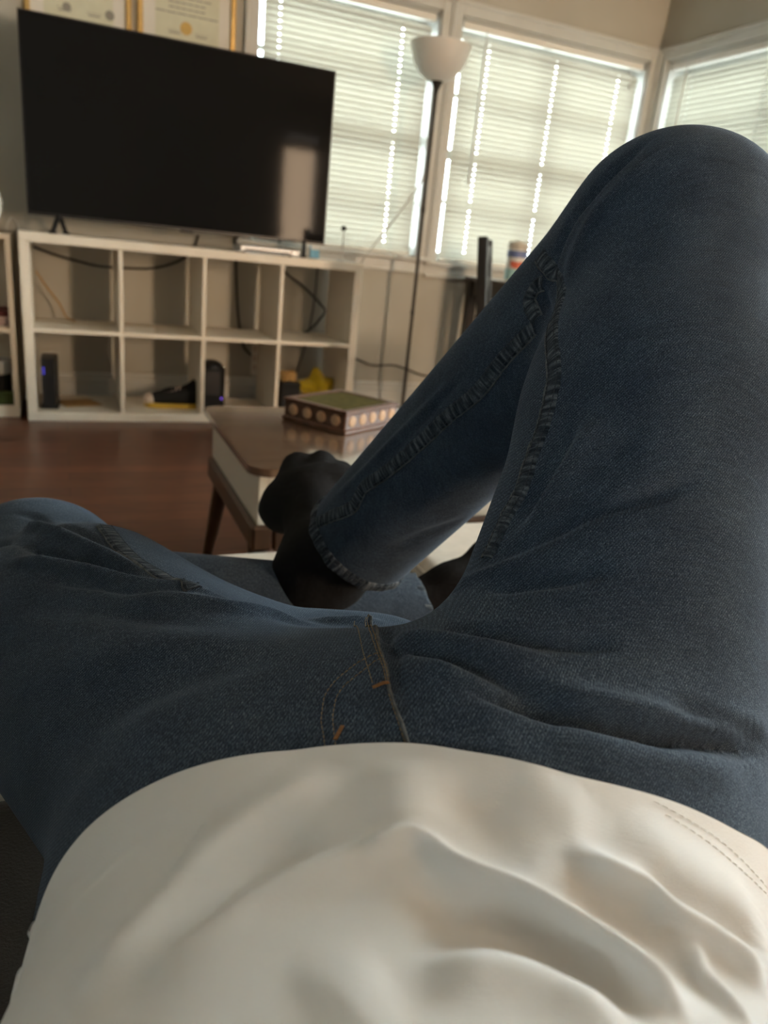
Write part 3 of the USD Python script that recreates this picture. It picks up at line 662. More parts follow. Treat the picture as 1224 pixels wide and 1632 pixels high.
# ------------------------------------------------------------------ framed certificates on the wall
def certificate(x0, x1, label, seals):
    z0, z1 = 1.545, 2.02
    t = thing("certificate_frame", label, "picture frame", (x0, YB, z0), 0, "gilt-framed certificates above the television")
    W_, H_ = x1 - x0, z1 - z0
    fr = .024
    for q in (((0, -.022, 0), (fr, 0, H_)), ((W_ - fr, -.022, 0), (W_, 0, H_)), ((fr, -.022, 0), (W_ - fr, 0, fr)), ((fr, -.022, H_ - fr), (W_ - fr, 0, H_))):
        obj("frame_bar", bx(*q, .005), "gold", t)
    obj("mat_board", bx((fr, -.008, fr), (W_ - fr, -.002, H_ - fr), 0), "matboard", t, smooth=False)
    px0, px1, pz0, pz1 = .075, W_ - .075, .085, H_ - .075
    obj("certificate_sheet", bx((px0, -.0095, pz0), (px1, -.008, pz1), 0), "paper", t, smooth=False)
    rows = []
    for k in range(9):
        z = pz0 + .10 + k * .021
        wd = rng.uniform(.05, .11) * (1.3 if k % 3 == 0 else 1)
        c = (px0 + px1) / 2
        for j in range(6):
            a = c - wd + 2 * wd * j / 6
            rows.append(bx((a, -.0102, z), (a + 2 * wd / 6 - .004, -.0095, z + .005), 0))
    for cx in (.30, .72):
        a = px0 + (px1 - px0) * cx
        rows += [bx((a - .032, -.0102, pz0 + .035), (a + .032, -.0095, pz0 + .0365), 0), bx((a - .024, -.0102, pz0 + .024), (a + .024, -.0095, pz0 + .029), 0)]
    obj("printed_line", rows, "ink", t, smooth=False, kind="stuff")
    for fx, fz, r, m_ in seals:
        s = lathe([(0, 0), (r, 0), (r * 1.0, .0012), (r * .82, .0022), (r * .78, .0014), (0, .0016)], 28)
        s.apply_transform(trimesh.transformations.rotation_matrix(math.pi / 2, (1, 0, 0)))
        s.apply_translation((fx, -.0095, fz))
        obj("seal", s, m_, t)
certificate(-.102, .322, "gilt-framed certificate with two small grey seals, left one above the television", [(.165, .125, .017, "ink"), (.335, .125, .019, "ink")])
certificate(.345, .772, "gilt-framed certificate with one gold seal, beside the window frame", [(.208, .135, .026, "seal")])

# ------------------------------------------------------------------ cube shelf unit under the television
XK, YK, KW, KH, KD = -.154, 3.492, 1.47, .77, .39
t = thing("cube_shelf", "white eight-cube open shelf unit carrying the television", "shelf unit", (XK, YK, 0))
fo, fi = .038, .017
obj("top_panel", bx((0, 0, KH - fo), (KW, KD, KH), .0025), "shelf", t)
obj("bottom_panel", bx((0, 0, 0), (KW, KD, fo), .0025), "shelf", t)
for a in (0, KW - fo):
    obj("side_panel", bx((a, 0, fo), (a + fo, KD, KH - fo), .0025), "shelf", t)
obj("middle_shelf", bx((fo, .002, KH / 2 - fi / 2), (KW - fo, KD, KH / 2 + fi / 2), .0015), "shelf", t)
for k in (1, 2, 3):
    c = fo + (KW - 2 * fo) * k / 4
    for z0, z1 in ((fo, KH / 2 - fi / 2), (KH / 2 + fi / 2, KH - fo)):
        obj("divider", bx((c - fi / 2, .002, z0), (c + fi / 2, KD, z1), .0015), "shelf", t)

t = thing("low_shelf", "narrow-edged white shelf unit at the left edge, beside the cube shelf", "shelf unit", (-.95, 3.56, 0))
obj("top_panel", bx((0, 0, .730), (.765, .36, .752), .002), "shelf", t); obj("bottom_panel", bx((0, 0, .0), (.765, .36, .05), .002), "shelf", t)
for a in (0, .372, .743):
    obj("side_panel" if a != .372 else "divider", bx((a, 0, .05), (a + .022, .36, .730), .002), "shelf", t)
for a, b in ((.022, .372), (.394, .743)):
    obj("middle_shelf", bx((a, .002, .358), (b, .36, .380), .0015), "shelf", t)
obj("back_panel", bx((.022, .350, .05), (.743, .358, .73), 0), "shelf", t, smooth=False)

def folded(name, label, cat, lo, hi, layers, m):
    t = thing(name, label, cat, lo)
    d = np.subtract(hi, lo)
    for k in range(layers):
        h = d[2] / layers
        obj("fold", soft_box((rng.uniform(0, .006), rng.uniform(0, .006), k * h), (d[0] - rng.uniform(0, .01), d[1], (k + 1) * h - .0005), min(h * .45, .014)), m if k < layers - 1 or m != "pink_cloth" else "maroon", t, smooth=40)
folded("folded_cloth", "folded pink cloth with a dark red top on the shelf at the left edge", "cloth", (-.42, 3.60, .3802), (-.205, 3.85, .440), 3, "pink_cloth")
t = thing("storage_tin", "silver tin with a dark lid band inside the left-edge shelf, lower cube", "tin", (-.30, 3.70, .0505))
obj("tin_body", lathe([(0, 0), (.078, 0), (.080, .004), (.080, .115), (.077, .118), (0, .118)], 36), "matt_black", t)
obj("tin_lid", lathe([(0, .1185), (.081, .1185), (.083, .122), (.083, .172), (.079, .177), (.0, .179)], 36), "silver", t)
t = thing("green_box", "small dark green box at the front of the left-edge shelf's lower cube", "box", (-.36, 3.575, .0505))
obj("box_body", bx((0, 0, 0), (.16, .05, .040), .002), "green_box", t); obj("box_lid", bx((-.001, -.001, .0402), (.161, .051, .052), .002), "green_box", t)

# things on top
t = thing("porcelain_jar", "white rounded porcelain jar at the left edge on the narrow-edged shelf", "jar", (-.355, 3.70, .7525))
obj("jar_body", lathe([(0, 0), (.085, 0), (.115, .02), (.140, .08), (.143, .12), (.128, .19), (.095, .245), (.062, .270), (.058, .285), (.052, .285), (.052, .262), (0, .255)], 48), "porcelain", t, smooth=60)
obj("jar_lid", lathe([(0, .2855), (.060, .2855), (.062, .292), (.040, .306), (.014, .313), (.012, .322), (.018, .333), (.010, .343), (0, .345)], 40), "porcelain", t, smooth=60)

X0, X1, YT, Z0, Z1 = -.1202, 1.1805, 3.692, .8363, 1.581
t = thing("television", "large flat black television standing on the white cube shelf", "television", (X0, YT, .77))
tw, za, zb = X1 - X0, Z0 - .77, Z1 - .77
obj("screen", bx((.006, -.001, za + .012), (tw - .006, .004, zb - .006), 0), "screen", t, smooth=False)
for q in (((0, -.004, za), (tw, .012, za + .012)), ((0, -.004, zb - .006), (tw, .012, zb)), ((0, -.004, za + .012), (.006, .012, zb - .006)), ((tw - .006, -.004, za + .012), (tw, .012, zb - .006))):
    obj("bezel", bx(*q, .0012), "black_plastic", t)
obj("back_cover", [bx((.006, .0045, za + .012), (tw - .006, .022, zb - .006), .006), bx((.15, .022, za + .02), (tw - .15, .055, zb - .28), .012)], "black_plastic", t)
obj("sensor_bump", bx((tw / 2 - .03, -.006, za - .009), (tw / 2 + .03, .008, za + .001), .003), "black_plastic", t)
for c in (.122, 1.205):
    obj("stand_foot", [beam((c, .012, za + .012), (c - .028, -.09, .004), .02, .012), beam((c, .012, za + .012), (c + .024, .11, .004), .02, .012), bx((c - .045, -.105, 0), (c - .012, -.072, .009), .003), bx((c + .010, .085, 0), (c + .040, .125, .009), .003)], "black_plastic", t)

t = thing("disc_player", "flat silver disc player lying under the television's right end", "disc player", (.735, 3.505, .7705))
obj("case", bx((0, 0, .004), (.272, .17, .030), .005), "silver", t)
obj("front_strip", bx((.02, -.002, .009), (.225, .0005, .016), .001), "black_plastic", t)
obj("dial", placed(lathe([(0, 0), (.012, 0), (.012, .004), (.010, .006), (0, .006)], 24), rot=math.pi / 2, axis=(1, 0, 0), at=(.245, -.0005, .017)), "silver", t)
for a in (.02, .235):
    for b in (.02, .15):
        obj("rubber_foot", placed(trimesh.creation.cylinder(.009, .0038, sections=16), at=(a, b, .0020)), "matt_black", t)
t = thing("blue_packet", "small light blue packet standing by the television's right foot", "packet", (1.105, 3.66, .7705), .2)
obj("packet_body", bx((0, 0, 0), (.050, .014, .060), .003), "sky_blue", t); obj("packet_flap", bx((.002, -.0012, .040), (.048, -.0002, .059), .0005), "white_plastic", t)
t = thing("clip_stand", "thin upright stand with a black ball tip on the shelf's right end", "stand", (1.235, 3.575, .7705))
obj("stand_base", lathe([(0, 0), (.022, 0), (.023, .003), (.016, .006), (0, .007)], 28), "wand", t)
obj("stand_stem", tube([(0, 0, .006), (.001, 0, .06), (0, .002, .14)], .0035, 8), "wand", t)
obj("ball_tip", placed(trimesh.creation.icosphere(2, .013), at=(0, .002, .148)), "black_plastic", t)

# in the cubes
cz0, cz1 = fo + .0004, KH / 2 + fi / 2 + .0004
t = thing("modem", "slim black modem tower with blue lights in the lower left cube", "modem", (-.095, 3.57, cz0), -.06)
obj("modem_case", prism(Polygon([(.0, 0), (.052, 0), (.058, .15), (-.006, .15)]), .218), "black_plastic", t)
obj("modem_foot", bx((-.010, -.006, 0), (.062, .156, .010), .003), "matt_black", t)
for z in (.168, .176, .152, .160):
    obj("status_light", bx((.006, -.0012, z), (.0125, .0002, z + .004), .0006), "led", t)
t = thing("paper_sheet", "folded tan paper lying flat in the lower left cube", "paper", (.0, 3.60, cz0), .35)
for k, (a, b) in enumerate(((0, .001), (.0012, .004))):
    obj("leaf", bx((0, k * .01, a), (.17 - k * .02, .14, b), .0004), "kraft", t)
t = thing("power_adapter", "pale power adapter hanging by its cable in the lower left cube", "power adapter", (.205, 3.80, .10))
obj("adapter_body", bx((-.016, -.015, -.035), (.016, .015, .035), .005), "white_plastic", t)
obj("adapter_cable", tube(spline([(0, 0, .035), (.004, .004, .09), (-.010, .01, .16), (-.002, .02, .24)]), .003, 8), "white_plastic", t)
obj("adapter_lead", tube(spline([(0, 0, -.035), (-.006, .0, -.05), (-.04, -.02, -.058), (-.09, -.05, -.058)]), .0025, 8), "white_plastic", t)

# black sneaker
t = thing("sneaker", "black sneaker with a yellow sole and pale toe in a lower cube", "shoe", (.345, 3.66, cz0), -.10)
foot = Polygon([(0, .0), (.02, -.034), (.07, -.043), (.13, -.034), (.19, -.036), (.235, -.026), (.25, 0), (.235, .028), (.18, .035), (.12, .030), (.06, .038), (.018, .030)]).buffer(.006)
obj("sole", prism(foot, .022), "yellow_sole", t)
up = []
for k in range(15):
    f = k / 14
    h = .030 + .055 * max(0, (f - .25) / .75) ** .8 + .01 * math.sin(f * 6)
    w = .036 - .008 * abs(f - .3)
    c = trimesh.creation.icosphere(2, 1.0); c.apply_scale((.028, w, h)); c.apply_translation((.028 + f * .19, 0, .024 + h * .35)); up.append(c)
obj("upper", trimesh.boolean.union(up, engine="manifold"), "matt_black", t, smooth=50)
c = trimesh.creation.icosphere(3, 1.0); c.apply_scale((.032, .034, .030)); c.apply_translation((.022, -.003, .034)); obj("toe_cap", c, "pale_rubber", t, smooth=60)
for k in range(5):
    obj("lace", tube(spline([(.085 + k * .017, -.026, .066 + k * .006), (.09 + k * .017, 0, .080 + k * .007), (.085 + k * .017, .026, .066 + k * .006)], 10), .0028, 6), "pale_rubber", t)
obj("heel_tab", bx((.228, -.012, .075), (.236, .012, .118), .003), "yellow_sole", t)

t = thing("speaker", "rounded black speaker with a violet light in the third lower cube", "speaker", (.592 + .050, 3.62, cz0), 0)
obj("speaker_body", prism(Polygon([(-.045, -.06), (.045, -.06), (.045, .06), (-.045, .06)]).buffer(.008), .205), "matt_black", t)
d = trimesh.creation.icosphere(3, 1.0); d.apply_scale((.0525, .0675, .03)); d.apply_translation((0, 0, .205)); obj("speaker_top", d, "black_plastic", t, smooth=60)
obj("status_light", bx((.034, -.0695, .060), (.042, -.068, .069), .001), "violet_led", t)
obj("speaker_grille", bx((-.040, -.0692, .08), (.028, -.0682, .19), .0004), "black_plastic", t)
t = thing("power_strip", "pale power strip fixed upright on the wall inside the third cube", "power strip", (.915, YB - .022, .16))
obj("strip_body", bx((-.016, -.020, 0), (.016, 0, .17), .005), "white_plastic", t)
for k in range(3):
    obj("socket", bx((-.010, -.0212, .02 + k * .05), (.010, -.0200, .05 + k * .05), .001), "pale_rubber", t)
obj("plug", bx((-.014, -.050, .0), (.014, -.0214, .028), .004), "white_plastic", t)
t = thing("black_box", "square black box in the lower right cube beside the star cushion", "box", (.985, 3.60, cz0), 0)
obj("box_body", bx((0, 0, 0), (.095, .12, .120), .003), "matt_black", t); obj("box_lid", bx((-.001, -.001, .1203), (.096, .121, .140), .003), "matt_black", t)
t = thing("cable_coil", "tan coil of cable resting on the square black box", "cable", (1.030, 3.66, .1800))
ring = lambda r, z, e: [(r * math.cos(a) * e, r * math.sin(a), z + .004 * math.sin(3 * a)) for a in np.linspace(0, 2 * math.pi, 40, endpoint=False)]
for k in range(4):
    obj("loop", tube(ring(.040 - .004 * (k % 2), .007 + k * .011, .95), .0055, 8, True), "kraft", t)

# star cushion
t = thing("star_cushion", "plump yellow star-shaped cushion leaning in the lower right cube", "cushion", (1.195, 3.68, cz0 + .098))
pts = []
for k in range(10):
    a = math.pi / 2 + k * math.pi / 5 + .12
    r = .108 if k % 2 == 0 else .062
    pts.append((r * math.cos(a), r * math.sin(a)))
star = Polygon(pts).buffer(-.012).buffer(.020)
g = np.stack(np.meshgrid(np.linspace(-.11, .11, 61), np.linspace(-.11, .11, 61), indexing="ij"), -1).reshape(-1, 2)
ext = star.exterior
lay = []
sten = np.array(star.exterior.segmentize(.006).coords)[:-1]
n = len(sten); rings = [(0.0, 1.0), (.35, .97), (.6, .90), (.8, .76), (.93, .52), (1., .0)]
V, F = [], []
for side in (1, -1):
    base = len(V)
    for s, (f, _) in enumerate(rings):
        for q in sten:
            V.append((q[0] * (1 - f), q[1] * (1 - f), side * .042 * math.sqrt(max(0, 1 - (1 - f) ** 2.2))))
    for s in range(len(rings) - 1):
        for j in range(n):
            a0, a1, b0, b1 = base + s * n + j, base + s * n + (j + 1) % n, base + (s + 1) * n + j, base + (s + 1) * n + (j + 1) % n
            F += [(a0, a1, b1), (a0, b1, b0)] if side > 0 else [(a0, b1, a1), (a0, b0, b1)]
sm = trimesh.Trimesh(V, F); sm.merge_vertices(); sm.update_faces(sm.nondegenerate_faces())
R4 = trimesh.transformations.rotation_matrix(math.radians(78), (1, 0, 0)); sm.apply_transform(R4)
obj("cushion_body", sm, "yellow", t, smooth=60)
rim = np.array([(q[0], q[1], 0) for q in sten]); rim = trimesh.transform_points(rim, R4)
obj("seam_piping", tube(rim, .0035, 6, True), "yellow", t)
for s in (-1, 1):
    obj("button", placed(trimesh.creation.icosphere(2, .008), at=tuple(trimesh.transform_points([(0, 0, s * .041)], R4)[0])), "yellow_sole", t)

# cables
def cable(label, pts, r=.0035, m="black_plastic", n=60):
    c = obj("cable", tube(spline(pts, n), r, 8), m, None, smooth=60)
    tag(c, label, "cable")
cable("black cable sagging along the wall behind the two left upper cubes", [(-.11, 3.93, .70), (.02, 3.92, .665), (.18, 3.915, .64), (.36, 3.92, .645), (.52, 3.93, .69), (.60, 3.94, .76), (.62, 3.94, .82)], .0055)
cable("black cable hanging down the wall in the third upper cube", [(.80, 3.94, .83), (.805, 3.925, .70), (.815, 3.925, .55), (.83, 3.925, .42), (.86, 3.925, .30), (.905, 3.92, .255)], .0065)
cable("black cable crossing the right upper cube to a plug at its side", [(1.02, 3.93, .86), (1.05, 3.92, .70), (1.16, 3.915, .62), (1.26, 3.915, .535), (1.285, 3.92, .51), (1.255, 3.92, .46), (1.20, 3.93, .40), (1.08, 3.93, .345)], .006)
cable("thin black cable dropping straight down in the right upper cube", [(1.232, 3.94, .82), (1.228, 3.93, .65), (1.220, 3.93, .52), (1.185, 3.93, .30), (1.15, 3.93, .17)], .004)
cable("thin black cable looping low on the wall from shelf to lamp pole", [(1.30, 3.93, .34), (1.48, 3.925, .265), (1.60, 3.92, .232), (1.70, 3.92, .238), (1.80, 3.92, .215), (1.92, 3.92, .185), (2.06, 3.92, .18), (2.25, 3.93, .22)], .0045)
cable("dark cord hanging diagonally from the lamp pole to the window sill", [(1.690, 3.712, 1.30), (1.675, 3.715, 1.20), (1.62, 3.75, 1.08), (1.55, 3.79, .96), (1.49, 3.82, .86), (1.44, 3.845, .77), (1.42, 3.87, .68), (1.40, 3.90, .52)], .0042, "wand")
cable("thin grey cable lying over the sill above the left-edge shelf", [(-.215, 3.90, .76), (-.205, 3.92, .80), (-.19, 3.93, .815), (-.17, 3.93, .78), (-.163, 3.93, .70)], .003, "wand")
cable("tan cable trailing down inside the upper left cube", [(-.105, 3.86, .60), (-.06, 3.86, .53), (-.01, 3.85, .46), (.02, 3.82, .405), (.05, 3.78, .3985)], .004, "kraft")

# ------------------------------------------------------------------ floor lamp
LX, LY = 1.690, 3.70
t = thing("floor_lamp", "black floor lamp with a white bowl shade between the windows", "floor lamp", (LX, LY, 0))
obj("lamp_base", lathe([(0, 0), (.125, 0), (.128, .006), (.122, .016), (.05, .024), (.018, .036), (.012, .05), (0, .052)], 48), "lamp_metal", t)
obj("pole", tube([(0, 0, .045), (.001, 0, .55), (.001, 0, .551), (0, 0, 1.05), (0, 0, 1.52)], .0088, 16), "lamp_metal", t)
for z in (.55, 1.05):
    obj("pole_joint", placed(trimesh.creation.cylinder(.0108, .022, sections=20), at=(0, 0, z)), "lamp_metal", t)
obj("shade_cup", lathe([(0, 1.505), (.009, 1.51), (.0095, 1.565), (.014, 1.592), (.034, 1.634), (.033, 1.637), (0, 1.630)], 36), "lamp_metal", t)
sh = [(.034, 1.622), (.060, 1.632), (.095, 1.660), (.122, 1.702), (.137, 1.748), (.1425, 1.778), (.1395, 1.779), (.134, 1.750), (.119, 1.706), (.093, 1.665), (.058, 1.637), (.034, 1.627)]
obj("shade", lathe(sh, 64), "lamp_glass", t, smooth=60)
bulb = lathe([(0, 1.630), (.013, 1.632), (.013, 1.66), (.022, 1.69), (.024, 1.71), (.015, 1.728), (0, 1.733)], 24)
obj("bulb", bulb, "porcelain", t, smooth=60)

# ------------------------------------------------------------------ coffee table and box
t = thing("coffee_table", "low table with a brown walnut top, white body and splayed legs", "coffee table", (.318, 1.345, 0))
TW, TD, TZ = 1.05, .565, .42
top = prism(sbox(0, 0, TW, TD).buffer(-.045).buffer(.045, quad_segs=10), .016); top.apply_translation((0, 0, TZ - .016))
obj("table_top", top, "walnut", t, smooth=40)
obj("body", [bx((.022, .030, TZ - .125), (.040, TD - .03, TZ - .017)), bx((TW - .04, .030, TZ - .125), (TW - .022, TD - .03, TZ - .017)), bx((.040, .030, TZ - .125), (TW - .04, .046, TZ - .017)), bx((.040, TD - .046, TZ - .125), (TW - .04, TD - .03, TZ - .017)), bx((.04, .046, TZ - .125), (TW - .04, TD - .046, TZ - .112))], "table_white", t)
obj("drawer_front", bx((.30, .026, TZ - .115), (.75, .030, TZ - .024), .002), "table_white", t)
obj("base_rail", bx((.012, .024, TZ - .180), (.055, TD - .024, TZ - .1255), .006), "walnut_leg", t); obj("base_rail", bx((TW - .055, .024, TZ - .180), (TW - .012, TD - .024, TZ - .1255), .006), "walnut_leg", t)
obj("base_rail", bx((.0555, .024, TZ - .180), (TW - .0555, .065, TZ - .1255), .006), "walnut_leg", t)
for a, b in ((0, 0), (1, 0), (0, 1), (1, 1)):
    x0, y0 = (.040, TW - .040)[a], (.10, TD - .10)[b]
    p0, p1 = np.array((x0, y0, TZ - .15)), np.array((x0 + (-.018, .018)[a], y0 + (-.11, .11)[b], 0.))
    q = np.linspace(0, 1, 8)[:, None]
    obj("leg", tube(p0 + (p1 - p0) * q + np.array([0, 0, 0]), np.linspace(.022, .013, 8), 16), "walnut_leg", t)

t = thing("inlaid_box", "carved wooden box with pale round inlays and an olive top", "box", (.595, 1.608, TZ + .0003), math.radians(33))
BW, BD, BH = .215, .190, .056
obj("box_body", bx((0, 0, 0), (BW, BD, BH - .008), .003), "carved", t)
obj("base_moulding", bx((-.004, -.004, 0), (BW + .004, BD + .004, .012), .003), "carved", t)
obj("lid_rim", [bx((-.003, -.003, BH - .008), (BW + .003, .016, BH), .002), bx((-.003, BD - .016, BH - .008), (BW + .003, BD + .003, BH), .002), bx((-.003, .016, BH - .008), (.016, BD - .016, BH), .002), bx((BW - .016, .016, BH - .008), (BW + .003, BD - .016, BH), .002)], "carved", t)
obj("lid_panel", bx((.016, .016, BH - .008), (BW - .016, BD - .016, BH - .002), .001), "green_felt", t)
disc = lathe([(0, 0), (.0135, 0), (.013, .0022), (.009, .0032), (0, .0036)], 20)
for k in range(5):
    obj("inlay", placed(placed(disc, rot=math.pi / 2, axis=(1, 0, 0)), at=(.026 + k * .0408, .0004, .030)), "inlay", t, smooth=50)
for k in range(4):
    obj("inlay", placed(placed(disc, rot=-math.pi / 2, axis=(0, 1, 0)), at=(.0004, .030 + k * .0435, .030)), "inlay", t, smooth=50)

# ------------------------------------------------------------------ desk, chair, canister
t = thing("desk", "black wooden desk under the corner windows", "desk", (2.055, 3.24, 0))
obj("desk_top", bx((0, 0, .728), (1.06, .62, .752), .003), "desk_top", t)
obj("apron", bx((.055, .02, .655), (1.005, .038, .7275), .002), "black_wood", t); obj("apron", bx((.055, .58, .655), (1.005, .598, .7275), .002), "black_wood", t)
for a in (.012, .998):
    for b in (.012, .558):
        obj("leg", bx((a, b, 0), (a + .050, b + .050, .7275), .003), "black_wood", t)
for a in (.022, 1.022):
    obj("side_rail", bx((a, .062, .655), (a + .018, .558, .7275), .002), "black_wood", t)
s = obj("paper_sheet", bx((2.06, 3.60, .7522), (2.20, 3.84, .7545), .0005), "white_plastic"); tag(s, "white paper sheet lying on the far corner of the black desk", "paper")

t = thing("dining_chair", "black wooden chair pushed up to the desk, its tall back post showing", "chair", (1.66, 2.86, 0), math.radians(-122))
# local: the seat runs forward along y, the back stands at y = 0
for s in (0, 1):
    x0 = (0, .38)[s]
    pts = [(x0, .06, 0), (x0, .02, .25), (x0, .0, .46), (x0, -.015, .65), (x0, -.045, .92)]
    segs = [beam(pts[k], pts[k + 1], .032, .055 - .006 * k) for k in range(4)]
    obj("back_post", segs, "black_wood", t)
    obj("front_leg", beam((x0, .40, 0), (x0, .40, .435), .034, .034), "black_wood", t)
    obj("side_rail", bx((x0 - .010, .03, .385), (x0 + .010, .39, .435), .002), "black_wood", t)
obj("seat", soft_box((-.02, .0, .436), (.40, .43, .476), .016), "leather", t, smooth=50)
for z, y in ((.86, -.038), (.74, -.026), (.62, -.013)):
    obj("back_rail", bx((.016, y - .009, z - .04), (.364, y + .009, z + .035), .003), "black_wood", t)
obj("front_rail", bx((.016, .39, .385), (.364, .41, .435), .002), "black_wood", t)

t = thing("wipes_canister", "white canister with a blue and red label on the desk", "canister", (2.10, 3.42, .7525), -.5)
obj("canister_body", lathe([(0, 0), (.046, 0), (.049, .004), (.049, .150), (.046, .156), (0, .156)], 48), "canister", t)
obj("teal_band", lathe([(.0492, .012), (.0498, .013), (.0498, .062), (.0492, .063)], 48), "canister_teal", t)
obj("blue_band", lathe([(.0492, .118), (.0498, .119), (.0498, .149), (.0492, .150)], 48), "canister_blue", t)
oval = []
for k in range(24):
    a0 = k / 24 * 2 * math.pi
    oval.append((math.cos(a0), math.sin(a0)))
V = [(0, 0, 0)] + [(c * 1.0, s_ * 1.0, 0) for c, s_ in oval]
def wrap(m, r):
    v = np.array(m.vertices); ang = v[:, 0] / r - math.pi / 2
    return trimesh.Trimesh(np.stack([(r + v[:, 2]) * np.cos(ang), (r + v[:, 2]) * np.sin(ang), v[:, 1]], 1), m.faces, process=False)
e = prism(Polygon([(c * .034, .088 + s_ * .022) for c, s_ in oval]), .0006); e = e.subdivide_to_size(.012); obj("label_oval", wrap(e, .0492), "canister_red", t, smooth=False)
e = prism(Polygon([(c * .026, .104 + s_ * .006) for c, s_ in oval]), .0009); e = e.subdivide_to_size(.012); obj("label_stripe", wrap(e, .0492), "canister", t, smooth=False)
obj("canister_cap", lathe([(0, .1563), (.0485, .1563), (.0505, .160), (.0505, .182), (.046, .189), (.020, .191), (.018, .197), (0, .198)], 48), "canister_cap", t)

# ------------------------------------------------------------------ sofa and footstool
t = thing("sofa", "dark brown leather sofa the person reclines on", "sofa", (-.95, -1.00, 0))
obj("base", bx((.0, .0, .07), (2.1, 1.58, .25), .02), "leather", t)
for k in range(2):
    obj("seat_cushion", soft_box((.16 + k * .895, .30, .25), (1.05 + k * .895, 1.585, .388), .045), "leather", t, smooth=60)
    obj("back_cushion", soft_box((.16 + k * .895, .06, .39), (1.05 + k * .895, .34, .82), .07), "leather", t, smooth=60)
for a in (-.06, 1.955):
    obj("armrest", soft_box((a, .0, .07), (a + .21, 1.40, .58), .05), "leather", t, smooth=60)
obj("back_frame", soft_box((0, -.08, .07), (2.1, .08, .74), .04), "leather", t, smooth=60)
for a in (.05, 2.0):
    for b in (.06, 1.46):
        obj("foot", lathe([(0, 0), (.020, 0), (.028, .0695), (0, .07)], 20).apply_translation((a, b, 0)), "walnut_leg", t)

t = thing("footstool", "long cream upholstered footstool with two seat cushions in front of the sofa", "footstool", (-.42, .60, 0))
obj("base", bx((.01, .01, .07), (1.60, .425, .24), .015), "cream", t)
def pad(x0, x1, y1, z1, r):
    m = soft_box((x0, .0, .24), (x1, y1, z1), r)
    return m
obj("cushion", pad(.0, .865, .435, .391, .022), "cream", t, smooth=60, label="left cream cushion of the footstool")
obj("cushion", pad(.868, 1.61, .435, .425, .030), "cream", t, smooth=60, label="right, plumper cream cushion of the footstool")
def pipe(x0, x1, y0, y1, z):
    c = .03; q = []
    for cx, cy, a0 in ((x1 - c, y1 - c, 0), (x0 + c, y1 - c, 90), (x0 + c, y0 + c, 180), (x1 - c, y0 + c, 270)):
        q += [(cx + c * math.cos(math.radians(a0 + k * 22.5)), cy + c * math.sin(math.radians(a0 + k * 22.5)), z) for k in range(5)]
    return tube(q, .0035, 6, True)
obj("piping", pipe(.874, 1.603, .006, .428, .412), "cream_piping", t)
obj("piping", pipe(.008, .857, .006, .428, .381), "cream_piping", t)
for a in (.06, 1.54):
    for b in (.05, .38):
        obj("foot", lathe([(0, 0), (.016, 0), (.024, .0695), (0, .07)], 20).apply_translation((a, b, 0)), "walnut_leg", t)

# ------------------------------------------------------------------ the person: jeans, socks and shirt over a reclining body
SEAT = np.array([.0, .30, .386])
RT, FH = np.array([math.cos(YAW), -math.sin(YAW), 0.]), np.array([math.sin(YAW), math.cos(YAW), 0.])
at = SEAT @ np.array([RT, FH, [0, 0, 1.]])
person = thing("person", "person in blue jeans, black socks and a white shirt, reclining with one knee raised", "person", at, -YAW)
def wear(name, mesh, m, parent=None, **kw):
    if isinstance(mesh, (list, tuple)) and isinstance(mesh[0], trimesh.Trimesh):
        mesh = trimesh.util.concatenate(list(mesh))
    if isinstance(mesh, trimesh.Trimesh):
        mesh = (np.array(mesh.vertices), np.array(mesh.faces))
    return obj(name, (mesh[0] - SEAT, mesh[1]), m, parent or person, **kw)

P, F_ = surface_net(jeans_sdf, (-.50, .08, .36), (.36, .93, 1.0), .005)
N = gradient(jeans_sdf, P)
P = relax(apply_folds(P, N, JEANS_FOLDS), F_, 1)
# hollow the leg ends
for c, n, ax, r in ((CUT_R, NORM_R, AX_R, .0535), (CUT_L, NORM_L, AX_L, .0445)):
    q = P - c
    h = q @ n
    rad = np.linalg.norm(q - (q @ ax)[:, None] * ax, axis=1)
    m = (np.abs(h) < .004) & (rad < r)
    P[m] -= ax * (.055 * np.clip((r - rad[m]) / .004, 0, 1))[:, None]
jeans = wear("jeans", (P, F_), "denim", smooth=True)
JT = cKDTree(P)
tmp = trimesh.Trimesh(P, F_, process=False)
JN = np.array(tmp.vertex_normals)
if np.einsum("ij,ij->i", JN, N).mean() < 0:
    JN = -JN

def near(q, tree, N_, P_):
    """Height-corrected points on the surface below q, and their normals."""
    d, j = tree.query(q, k=6)
    w = 1 / (d + 1e-5); w /= w.sum(1, keepdims=True)
    n = (N_[j] * w[..., None]).sum(1); n /= np.linalg.norm(n, axis=1, keepdims=True)
    c = (P_[j] * w[..., None]).sum(1)
    return q - ((q - c) * n).sum(1)[:, None] * n, n

